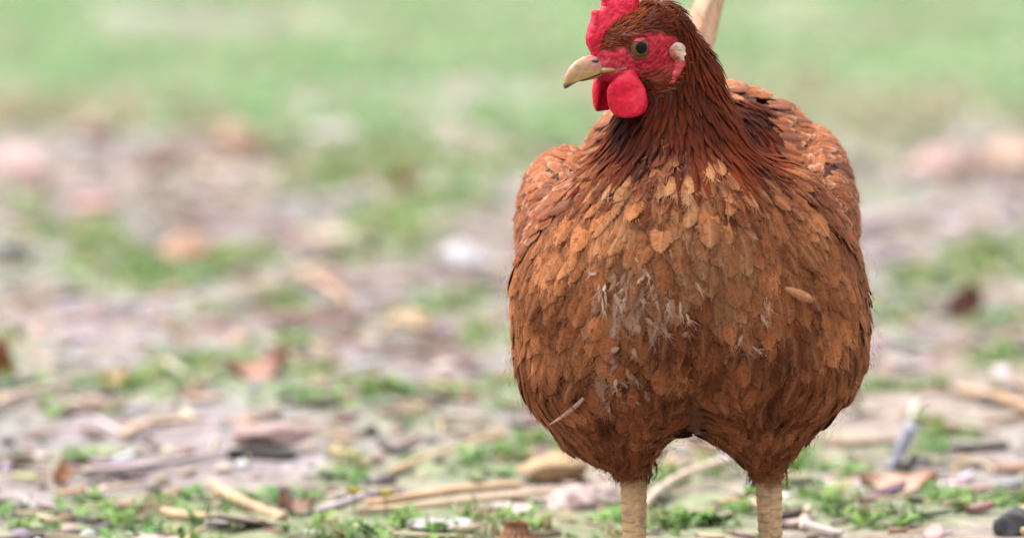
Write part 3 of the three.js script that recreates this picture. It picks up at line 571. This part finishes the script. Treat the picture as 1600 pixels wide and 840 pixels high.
// evenly spread roots over the body's surface
const roots = [];
{
  const p = bodyGeo.attributes.position, ix = bodyGeo.index, cells = new Map(), tri = [], acc = []; let sum = 0;
  const a = V(), b = V(), c = V();
  for (let t = 0; t < ix.count; t += 3) {
    a.fromBufferAttribute(p, ix.getX(t)); b.fromBufferAttribute(p, ix.getX(t + 1)); c.fromBufferAttribute(p, ix.getX(t + 2));
    if (a.y + B.y < kneeL.y + 0.004) continue;
    sum += b.clone().sub(a).cross(c.clone().sub(a)).length() * 0.5; tri.push(t); acc.push(sum);
  }
  const S = 0.012, key = (x, y, z) => Math.floor(x / S) + 1000 * Math.floor(y / S) + 1e6 * Math.floor(z / S);
  for (let i = 0; i < 90000; i++) {
    let r = FR() * sum, lo = 0, hi = acc.length - 1; while (lo < hi) { const m = lo + hi >> 1; acc[m] < r ? lo = m + 1 : hi = m; }
    const t = tri[lo]; a.fromBufferAttribute(p, ix.getX(t)); b.fromBufferAttribute(p, ix.getX(t + 1)); c.fromBufferAttribute(p, ix.getX(t + 2));
    let u = FR(), v = FR(); if (u + v > 1) { u = 1 - u; v = 1 - v; }
    const q = a.clone().addScaledVector(b.clone().sub(a), u).addScaledVector(c.clone().sub(a), v).add(B), zone = zoneOf(q);
    if (!zone) continue;
    const gap = zone.gap; let ok = true;
    for (let dx = -1; dx <= 1 && ok; dx++) for (let dy = -1; dy <= 1 && ok; dy++) for (let dz = -1; dz <= 1 && ok; dz++) for (const e of cells.get(key(q.x + dx * S, q.y + dy * S, q.z + dz * S)) ?? []) if (e.q.distanceToSquared(q) < gap * gap) { ok = false; break; }
    if (!ok) continue;
    const e = { q, zone }, k = key(q.x, q.y, q.z); cells.has(k) ? cells.get(k).push(e) : cells.set(k, [e]); roots.push(e);
  }
}
function zoneOf(q) {
  if (faceMask(q.x, q.y, q.z) > 0.7) return null;
  const [x, y] = toPx(q), dh = q.distanceTo(H), df = q.clone().sub(H).dot(HF.f);
  if (df > 0.031 && y < 150) return null;
  if (dh < 0.036 && y < 150) return { kind: 'head', gap: 0.0013 };
  // neck: between the two flanks of the hackle
  const lo = q.z > -0.03 ? 258 + 60 * noise(q.x * 55, q.y * 55, q.z * 55) + 16 * sstep(1100, 1170, x) : 200, left = mix(985, 915, clamp((y - 140) / 130)), right = mix(1145, 1175, clamp((y - 100) / 150));
  if (y < lo && x > left - 40 && x < right + 30 && q.z > -0.045) return { kind: 'neck', gap: mix(0.0028, 0.0048, clamp((y - 60) / 200)) };
  const wl = x < 932 && y < 292 + (926 - x) * 0.95, wr = x > 1185 && y < 255 + (x - 1242) * 1.22;
  if (wl || wr) return { kind: wl ? 'wingL' : 'wingR', gap: 0.0062 };
  if (q.z < -0.06 || y < 250 && (x > 1150 || x < 930)) return { kind: 'back', gap: q.z < -0.08 ? 0.010 : 0.0065 };
  if (y > 590 + 70 * noise(q.x * 40, q.y * 40, 2.5)) return { kind: 'thigh', gap: mix(0.0068, 0.0034, clamp((y - 660) / 60)) };
  return { kind: 'breast', gap: mix(0.0058, 0.0074, clamp((y - 280) / 200)) };
}
const df0 = (q) => q.clone().sub(H).dot(HF.f);
const bags = { head: newBag(), neck: newBag(), wingL: newBag(), wingR: newBag(), back: newBag(), thigh: newBag(), breast: newBag() };
const singles = [];
const palePatches = [[985, 440, 42, 34], [1042, 468, 26, 40], [965, 590, 26, 32], [1185, 472, 14, 12], [1160, 535, 20, 14], [985, 545, 12, 22], [1355, 462, 10, 22]];  // right flank entry paints a backlit fringe, the others are pale down
function palenessAt(x, y) { return blob(palePatches, x, y); }
for (const { q, zone } of roots.sort((m, n) => n.q.y - m.q.y)) {
  const n = grad(q), [x, y] = toPx(q), k = zone.kind, big = noise(q.x * 26, q.y * 26, q.z * 26), own = FR();
  let flow, L, W, o;
  const jit = (a) => V(fr(-a, a), fr(-a, a), fr(-a, a));
  if (k === 'head') {
    flow = HF.f.clone().multiplyScalar(-1).addScaledVector(HF.u, -0.25 + 0.3 * (y < 40)).add(jit(0.25));
    const c = mix3([0.060, 0.010, 0.004], [0.23, 0.050, 0.011], clamp(own * 0.5 + 0.3 + 0.9 * noise(q.x * 60, q.y * 60, q.z * 60))); L = fr(0.0045, 0.0085) * (df0(q) > 0.012 ? 0.7 : 1); W = fr(0.0018, 0.0028);
    o = { shape: 1, lift: fr(0.0012, 0.0028), h0: 0.0006, rows: 4, col: (t, a) => mix3(c, c.map((v) => v * 1.7), sstep(0.55, 1, t) * 0.6) };
  } else if (k === 'neck') {
    flow = V((x - 1065) * 0.0022, -1, n.z * 0.15).add(jit(0.10));
    const g = sstep(150, 290, y) * (x < 1010 ? 1 : 0.45) , rim = own < 0.10 + 0.55 * g * (x < 1010 ? 1 : 0.5);
    const c = mix3([0.022, 0.004, 0.002], [0.150, 0.026, 0.006], clamp(0.12 + 0.9 * big + 0.25 * own + 0.3 * g + 0.35 * sstep(1100, 1150, x))), e = rim ? mix3([0.23, 0.064, 0.016], [0.34, 0.13, 0.045], own) : c.map((v) => v * 1.35);
    L = mix(0.012, 0.028, clamp((y - 80) / 150)) * fr(0.8, 1.2); W = mix(0.0052, 0.0105, clamp((y - 80) / 170)) * fr(0.8, 1.2);
    o = { shape: 1, lift: fr(0.002, 0.0055), h0: 0.0008, rows: 6, cup: 0.5, col: (t, a) => mix3(c, e, sstep(0.45, 1, a) * 0.35 + sstep(0.7, 1, t) * 0.3) };
  } else if (k === 'wingL' || k === 'wingR' || k === 'back') {
    const s = k === 'wingL' ? -1 : k === 'wingR' ? 1 : Math.sign(q.x - B.x);
    flow = V(0.25 * s, -0.65, -0.8).add(jit(0.22));
    const c = mix3([0.21, 0.060, 0.022], [0.40, 0.150, 0.064], clamp(0.4 + 0.6 * big + 0.5 * (own - 0.5))), e = own < 0.5 ? [0.54, 0.32, 0.22] : c.map((v) => v * 1.25), d = own > 0.82;
    L = (q.z < -0.09 ? 0.034 : 0.021) * fr(0.85, 1.2); W = (q.z < -0.09 ? 0.02 : 0.0125) * fr(0.85, 1.15);
    o = { lift: fr(0.002, 0.005), col: (t, a) => d ? mix3(c, [0.10, 0.05, 0.05], 0.5) : mix3(c, e, sstep(0.72, 1, Math.max(a, t)) * 0.75), cup: 0.3, fringe: 7 };
  } else {
    let small = 1; const sx = (x - 1080) / 290, pale = palenessAt(x, y), low = sstep(480, 660, y);
    flow = V(0.55 * sx + 0.12 * Math.sin(q.x * 90 + q.y * 60), -1, -0.12 * Math.abs(sx)).add(jit(0.16 + 0.26 * low));
    if (k === 'thigh') { const cx = x < 1085 ? 985 : 1205; flow.x = (cx - x) * 0.006 + fr(-0.3, 0.3); small = mix(1, 0.5, clamp((y - 670) / 60)); }
    let c = mix3([0.110, 0.029, 0.009], [0.375, 0.136, 0.050], clamp(0.5 + 0.8 * big + 0.7 * (own - 0.5) + 0.25 * Math.abs(sx) - 0.1));
    if (Math.abs(x - 1060) < 110 && y < 470) c = mix3(c, [0.32, 0.165, 0.075], 0.6 * FR());
    let e = c.map((v, i) => v * [1.25, 1.4, 1.6][i] + 0.018);
    const collar = sstep(345, 285, y) * sstep(250, 120, Math.abs(x - 1060));
    if (FR() < collar * 0.65) { c = mix3(c, [0.075, 0.014, 0.006], fr(0.5, 0.95)); if (FR() < 0.6) e = mix3(e, [0.30, 0.10, 0.035], 0.6); else e = c; }
    const darkPatch = blob([[1190, 540, 40, 30], [975, 550, 44, 26], [1230, 640, 34, 24], [930, 650, 30, 22], [1090, 560, 24, 26]], x, y) + 0.6 * noise(q.x * 70, q.y * 70, 8);
    if (darkPatch > 0.38 && FR() < 0.9) { c = mix3(c, [0.055, 0.017, 0.007], fr(0.5, 0.95)); e = mix3(e, [0.15, 0.055, 0.02], fr(0.4, 0.9)); }  // patches of darker brown feathers, placed by spots and noise
    if (FR() < pale * 0.6) { const w = fr(0.2, 0.6); c = mix3(c, [0.36, 0.25, 0.19], w); e = mix3(e, [0.46, 0.36, 0.30], w); }
    if (pale > 0.3) flow.add(jit(0.5));
    const shaft = own < 0.4;
    L = fr(0.022, 0.031) * (1 - 0.3 * sstep(340, 270, y)); W = fr(0.0145, 0.021) * (1 - 0.3 * low) * (1 - 0.25 * sstep(330, 270, y));
    L *= small; W *= small;
    o = { lift: fr(0.002, 0.0052) + (FR() < 0.05 ? 0.004 : 0), roll: fr(-0.25, 0.25) * (1 + low), cup: fr(0.15, 0.45), rows: 7, droop: fr(0.1, 0.7), fringe: 12, col: (t, a) => { let r = mix3(c, e, sstep(0.6, 1, Math.max(a * 0.95, t)) * 0.65); if (shaft && a < 0.3) r = mix3(r, [0.44, 0.25, 0.13], 0.22); return mix3([0.11, 0.04, 0.018], r, sstep(0.0, 0.4, t)); } };
  }
  flow.addScaledVector(n, -flow.dot(n)).normalize();
  let bag = bags[k];
  if (k === 'breast' && q.z > 0 && n.z > 0.35 && singles.length < 285) { if (FR() < 0.42) { bag = newBag(); singles.push(bag); } }
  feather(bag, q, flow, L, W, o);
  // downy strands between them
  if ((k === 'thigh' || k === 'breast') && q.z > -0.05) {
    const low = sstep(470, 640, y), pale = palenessAt(x, y), m = 4;
    for (let i = 0; i < m; i++) {
      const d = flow.clone().addScaledVector(n, fr(-0.05, 0.08)).add(jit(0.35)).normalize();
      strand(bags[k], q.clone().addScaledVector(n, fr(0.003, 0.0085)).add(jit(0.006)), d, n, fr(0.003, 0.008), fr(0.00018, 0.0004), mix3([0.08, 0.026, 0.008], [0.25, 0.088, 0.029], FR()));
    }
    if (pale > 0.22 && L > 0.012) for (let i = 0; i < Math.floor(0.6 + 2.8 * pale); i++) {   // ruffled pale down between the feathers, and the painted backlit flank fringe
      const f2 = flow.clone().add(jit(0.9)); f2.addScaledVector(n, -f2.dot(n)).normalize(); const w = FR(), c2 = mix3([0.26, 0.115, 0.05], [0.55, 0.40, 0.30], w * (0.35 + 0.6 * pale));
      feather(bags[k], q.clone().add(jit(0.007)), f2, fr(0.005, 0.011), fr(0.0025, 0.006), { h0: fr(0.002, 0.005), lift: fr(0.0005, 0.002), rows: 4, cup: 0.2, roll: fr(-0.6, 0.6), fringe: 9, col: (t) => mix3(c2, c2.map((v) => v * 1.15), t) });
    }
  }
}
// sparse dark bristles on the cheek and round the eye
{
  const bag = newBag();
  for (let i = 0; i < 260; i++) for (const sd of [1, -1]) {
    const f = fr(-0.020, 0.022), u = fr(-0.022, 0.010); if (u > -0.008 && FR() < 0.75) continue;
    const s0 = surfS(f, u, sd), p = hp(f, u, s0 * sd); if (s0 <= 0.002) continue;
    const d = HF.f.clone().multiplyScalar(-1).addScaledVector(HF.u, fr(-0.7, 0.1)).addScaledVector(HF.s, 0.25 * sd).normalize();
    strand(bag, p, d, HF.s, fr(0.002, 0.0045), fr(0.00012, 0.00025), mix3([0.05, 0.014, 0.006], [0.22, 0.07, 0.02], FR()));
  }
  const m = part('bristles', bagGeo(bag), featherMat, hen); m.userData.kind = 'stuff';
}
// single feathers that stand out
function oneFeather(a, b, W, col, o = {}) {
  const bag = newBag(), dir = b.clone().sub(a), L = dir.length(); dir.normalize();
  feather(bag, a, dir, L, W, { free: o.n ?? V(0.1, 0.3, 1).normalize(), lift: 0, h0: 0, col: () => col, rows: 9, shape: o.shape ?? 0, bend: o.bend, cup: 0.5, roll: o.roll ?? 0 });
  return bagGeo(bag);
}
const onto = (px, py, out) => { let z = 0.2; for (; z > -0.1; z -= 0.001) { const p = P(px, py, z); if (bodySDF(p.x, p.y, p.z) < out) return p; } return P(px, py, 0); };
const loose1 = part('loose_feather', oneFeather(onto(912, 622, 0.008), onto(862, 672, 0.012), 0.0055, [0.44, 0.26, 0.19], { shape: 1, bend: V(-0.25, 0.25, 0) }), featherMat, hen); loose1.userData.label = 'thin pale curved feather low on the breast';
const loose2 = part('loose_feather', oneFeather(onto(1228, 450, 0.010), onto(1275, 470, 0.014), 0.0085, [0.38, 0.175, 0.085]), featherMat, hen); loose2.userData.label = 'pale tan feather sticking out on the breast';
singles.forEach((b) => part('feather', bagGeo(b), featherMat, hen));
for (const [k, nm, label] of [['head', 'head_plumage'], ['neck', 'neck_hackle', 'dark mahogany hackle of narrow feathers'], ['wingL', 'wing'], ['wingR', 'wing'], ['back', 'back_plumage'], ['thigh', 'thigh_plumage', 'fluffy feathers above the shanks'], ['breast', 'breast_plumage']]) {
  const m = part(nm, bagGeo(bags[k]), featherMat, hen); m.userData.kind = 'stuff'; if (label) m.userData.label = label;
}
// tail
for (let i = 0; i < 9; i++) {
  const a = i / 8 - 0.5, root = P(1052 + a * 60, 190, -0.20), tip = P(1122 + a * 30, -62 + 60 * Math.abs(a), -0.26);
  const c = mix3([0.50, 0.29, 0.17], [0.58, 0.40, 0.28], FR());
  part('tail_feather', oneFeather(root, tip, 0.024, c, { n: V(a * 1.2, 0.2, 1).normalize(), roll: a, shape: 0 }), featherMat, hen);
}
// comb, wattles, ear lobes, beak, eyes
const fleshBump = dataTex(128, 128, (u, v) => { const k = 0.5 + 0.6 * tnoise(u, v, 30, 5.5) + 0.3 * tnoise(u, v, 70, 1.5); return [k, k, k]; }, false);
const flesh = new THREE.MeshPhysicalMaterial({ vertexColors: true, roughness: 0.36, specularIntensity: 0.55 });
const local = (x, y, z) => { const d = V(x, y, z).sub(H); return [d.dot(HF.f), d.dot(HF.u), d.dot(HF.s)]; };
const box = (c, r) => [[c.x - r, c.y - r, c.z - r], [c.x + r, c.y + r, c.z + r]];
{ // single comb: a thick blade along the skull, with points
  const pts = [[0.0325, 0.014, 0.009], [0.026, 0.031, 0.008], [0.016, 0.045, 0.009], [0.003, 0.051, 0.009], [-0.009, 0.046, 0.008]];
  const f = (x, y, z) => {
    const [a, b, c] = local(x, y, z);
    let d = Math.hypot((a - 0.011) / 0.024, (b - 0.012) / 0.022); d = (d - 1) * 0.022;
    for (const [pa, pb, w] of pts) {   // points fan out from the skull
      const oa = 0.011, ob = -0.004, dx = pa - oa, dy = pb - ob, l = Math.hypot(dx, dy), t = clamp(((a - oa) * dx + (b - ob) * dy) / l / l), e = Math.hypot(a - oa - dx * t, b - ob - dy * t) - mix(w * 0.8, 0.0022, t * t);
      d = smin(d, e, 0.004);
    }
    const th = 0.0042 - 0.0018 * sstep(0.015, 0.05, b) + 0.0007 * noise(a * 260, b * 260, c * 80), wob = 0.002 * Math.sin(a * 130 + b * 60) * sstep(0.01, 0.04, b);
    return smax(d, Math.abs(c - wob) - th, 0.003) + 0.0004 * noise(x * 700, y * 700, z * 700);
  };
  const [lo, hi] = box(hp(0.004, 0.024, 0), 0.055);
  part('comb', polygonize(f, lo, hi, 0.0013, (x, y, z) => { const q = 0.85 + 0.4 * noise(x * 300, y * 300, z * 300); return [0.56 * q, 0.010 * q, 0.034 * q]; }, B), flesh, hen);
}
for (const sd of [1, -1]) { // wattles: soft hanging lobes with a fold
  const c = hp(sd > 0 ? 0.016 : 0.019, sd > 0 ? -0.0293 : -0.0255, 0.011 * sd), n2 = HF.s.clone().multiplyScalar(sd).addScaledVector(HF.f, 0.35).addScaledVector(HF.u, 0.1).normalize();
  const uu = HF.u.clone().addScaledVector(n2, -HF.u.dot(n2)).normalize(), ff = uu.clone().cross(n2).normalize(), F = { f: ff, u: uu, s: n2 };
  const f = (x, y, z) => {
    const dx = x - c.x, dy = y - c.y, dz = z - c.z, a = dx * ff.x + dy * ff.y + dz * ff.z, b = dx * uu.x + dy * uu.y + dz * uu.z, e = dx * n2.x + dy * n2.y + dz * n2.z;
    const fold = 0.0042 * Math.sin(a * 180 + 0.8) * sstep(0.012, -0.012, b) ;
    let d = Math.pow(Math.pow(Math.abs(a + 0.06 * b) / 0.0138, 2.7) + Math.pow(Math.abs(b + 0.001) / 0.0141, 2.7), 1 / 2.7); d = (d - 1) * 0.0135;
    d = smax(d, Math.abs(e - fold) - (0.0036 - 0.0014 * sstep(0.0, -0.016, b)), 0.004);
    return smin(d, cap(x, y, z, c.clone().addScaledVector(uu, 0.010), hp(0.010, -0.010, 0.007 * sd), 0.0068, 0.006), 0.006) + 0.0003 * noise(x * 520, y * 520, z * 520);
  };
  const [lo, hi] = box(c.clone().addScaledVector(uu, 0.005), 0.03);
  part('wattle', polygonize(f, lo, hi, 0.0011, (x, y, z) => { const q = 0.9 + 0.3 * noise(x * 260, y * 260, z * 260); return [0.58 * q, 0.010 * q, 0.032 * q]; }, B), flesh, hen);
  // pale ear lobe with a red lower lip
  const es = surfS(-0.0205, -0.0035, sd), ec = hp(-0.0205, -0.0035, (es + 0.0012) * sd), EF = HF, lip = [hp(-0.0225, -0.0125, surfS(-0.0225, -0.0125, sd) * sd), hp(-0.0150, -0.0245, (surfS(-0.0150, -0.0245, sd) + 0.0005) * sd)];
  const g = (x, y, z) => smin(ellF(x, y, z, ec, EF, [0.0064, 0.0068, 0.0026]), cap(x, y, z, lip[0], lip[1], 0.0040, 0.0015), 0.004) + 0.0011 * noise(x * 260, y * 260, z * 260) + 0.0004 * noise(x * 700, y * 700, z * 700);
  const [l2, h2] = box(ec.clone().addScaledVector(HF.u, -0.006), 0.017);
  part('ear_lobe', polygonize(g, l2, h2, 0.0009, (x, y, z) => { const b = V(x, y, z).sub(ec).dot(HF.u), a = V(x, y, z).sub(ec).dot(HF.f), q = 0.9 + 0.3 * noise(x * 300, y * 300, z * 300); return mix3([0.50 * q, 0.06 * q, 0.075 * q], mix3([0.48, 0.35, 0.27], [0.28, 0.09, 0.045], sstep(-0.002, 0.004, a - 0.5 * b + 0.0015 * noise(x * 400, y * 400, z * 400))), sstep(-0.0085, -0.005, b)); }, B), flesh, hen);
}
const horn = new THREE.MeshPhysicalMaterial({ vertexColors: true, roughness: 0.38, clearcoat: 0.2, clearcoatRoughness: 0.3 });
{
  const gape = [1, -1].map((sd) => [hp(0.030, -0.0085, 0.0072 * sd), hp(0.0125, -0.0095, (surfS(0.0125, -0.0095, sd) + 0.0002) * sd)]);
  const along = (t, a) => { for (let i = 1; i < t.length; i++) if (a <= t[i][0] || i === t.length - 1) return mix(t[i - 1][1], t[i][1], clamp((a - t[i - 1][0]) / (t[i][0] - t[i - 1][0]))); };
  const tTop = [[0.008, 0.002], [0.026, 0.0022], [0.040, 0.0026], [0.047, 0.0006], [0.0525, -0.0030], [0.0565, -0.0078], [0.0590, -0.0128]], tMouth = [[0.008, -0.0062], [0.023, -0.0074], [0.035, -0.0104], [0.050, -0.0128], [0.059, -0.0165]], tWide = [[0.008, 0.0085], [0.022, 0.0084], [0.040, 0.0058], [0.052, 0.0036], [0.059, 0.0016]];
  const up = (x, y, z) => {   // upper bill: arched ridge, blunt hook
    const [a, b, c] = local(x, y, z), hi = along(tTop, a), lo = along(tMouth, a), w = along(tWide, a), rh = Math.max(0.0012, hi - lo), cy = lo;
    let d = (Math.pow(Math.pow(Math.abs(b - cy) / rh, 2.2) + Math.pow(Math.abs(c) / w, 2.2), 1 / 2.2) - 1) * Math.min(rh, w);
    d = smax(d, a - 0.0585, 0.0015); d = smax(d, 0.008 - a, 0.002);
    return smax(d, lo - 0.0006 - b, 0.0008);
  };
  const low = (x, y, z) => {
    const [a, b, c] = local(x, y, z), m = along(tMouth, a), w = along(tWide, a) * 0.9, t = clamp((a - 0.012) / 0.036), rh = mix(0.0052, 0.0014, t * t);
    let d = (Math.hypot((b - m) / rh, c / w) - 1) * Math.min(rh, w);
    d = smax(d, a - 0.0495, 0.0015); d = smax(d, 0.006 - a, 0.002);
    d = smax(d, b - m + 0.0013, 0.0006);
    return smin(d, Math.min(cap(x, y, z, gape[0][0], gape[0][1], 0.0020, 0.0009), cap(x, y, z, gape[1][0], gape[1][1], 0.0020, 0.0009)), 0.001);
  };
  const colU = (x, y, z) => { const [a, b] = local(x, y, z), q = 0.85 + 0.35 * noise(x * 240, y * 500, z * 240), up_ = b - along(tMouth, a), j = 0.002 * noise(a * 260, b * 260, 4); let c = mix3([0.36, 0.11, 0.095], [0.33, 0.165, 0.068], sstep(0.034, 0.044, a + j)); c = mix3(c, [0.30, 0.19, 0.045], 0.9 * sstep(0.0058, 0.0035, up_ + j)); return mix3(c.map((v) => v * q), [0.05, 0.03, 0.02], sstep(-0.0122, -0.0140, b)); };
  const colL = (x, y, z) => { const q = 0.85 + 0.3 * noise(x * 200, y * 600, z * 200); const c = mix3([0.40, 0.10, 0.06], [0.30, 0.20, 0.05], sstep(0.014, 0.026, local(x, y, z)[0])); return c.map((v) => v * q); };
  const [lo, hi] = box(hp(0.034, -0.008, 0), 0.036), bk = new THREE.Group(); bk.name = 'beak'; hen.add(bk);
  part('upper_bill', polygonize(up, lo, hi, 0.0009, colU, B), horn, bk); part('lower_bill', polygonize(low, lo, hi, 0.0009, colL, B), horn, bk);
  for (const sd of [1, -1]) { const g = new THREE.SphereGeometry(0.0021, 12, 8); g.scale(1.5, 0.55, 0.5); const m = part('nostril', g, new THREE.MeshStandardMaterial({ color: new THREE.Color().setRGB(0.03, 0.012, 0.012), roughness: 0.6 }), bk), p = (() => { let q = 0.014; for (; q > 0; q -= 0.0002) { const w = hp(0.0345, -0.0012, q * sd); if (up(w.x, w.y, w.z) < 0) break; } return hp(0.0345, -0.0012, (q + 0.0002) * sd); })().sub(B); m.position.copy(p); m.quaternion.setFromRotationMatrix(new THREE.Matrix4().makeBasis(HF.f, HF.u, HF.s)); }
}
{
  const mk = (r, g, b, ro) => new THREE.MeshPhysicalMaterial({ color: new THREE.Color().setRGB(r, g, b), roughness: ro, specularIntensity: 0.3 });
  const dark = mk(0.02, 0.010, 0.008, 0.3), amber = mk(0.125, 0.058, 0.013, 0.12), pup = mk(0.004, 0.004, 0.004, 0.08), skinLid = new THREE.MeshStandardMaterial({ color: new THREE.Color().setRGB(0.34, 0.022, 0.034), roughness: 0.5 }), lid = new THREE.MeshStandardMaterial({ color: new THREE.Color().setRGB(0.10, 0.014, 0.016), roughness: 0.6 });
  for (const sd of [1, -1]) {
    const c = hp(0.003, 0.0035, (surfS(0.003, 0.0035, sd) - 0.0064) * sd), axis = HF.s.clone().multiplyScalar(sd).addScaledVector(HF.f, 0.2).normalize(), q = new THREE.Quaternion().setFromUnitVectors(V(0, 1, 0), axis), r = 0.0097;
    const e = part('eye', new THREE.SphereGeometry(r, 32, 20), dark, hen); e.position.copy(c.clone().sub(B)); e.quaternion.copy(q);
    part('iris', new THREE.SphereGeometry(r + 0.00012, 32, 10, 0, 6.2832, 0, 0.84), amber, e);
    part('pupil', new THREE.SphereGeometry(r + 0.0002, 24, 8, 0, 6.2832, 0, 0.44), pup, e);
    const ul = part('upper_eyelid', new THREE.SphereGeometry(r + 0.0006, 28, 10, 0, 6.2832, 0, 0.66), skinLid, hen); ul.position.copy(e.position); ul.quaternion.setFromUnitVectors(V(0, 1, 0), axis.clone().multiplyScalar(0.42).addScaledVector(HF.u, 0.9).normalize());
    const l = part('eyelid', new THREE.TorusGeometry(0.0082, 0.0012, 10, 36), lid, hen); l.position.copy(c.clone().addScaledVector(axis, 0.0054).sub(B)); l.quaternion.setFromUnitVectors(V(0, 0, 1), axis); l.scale.set(1.08, 0.95, 1);
  }
}
// claws
for (const ts of [toesL, toesR]) for (const [m, t] of ts) {
  const d = t.clone().sub(m).setY(0).normalize(), g = new THREE.ConeGeometry(0.0032, 0.014, 10); g.translate(0, 0.005, 0);
  const c = part('claw', g, matFor([0.34, 0.25, 0.16], 0.4), hen); c.position.copy(t.clone().addScaledVector(d, 0.003).sub(B)); c.quaternion.setFromUnitVectors(V(0, 1, 0), d.clone().setY(-0.22).normalize());
}
console.log('roots', roots.length, 'singles', singles.length, 'body tris', bodyGeo.index.count / 3);
renderer.render(scene, camera);
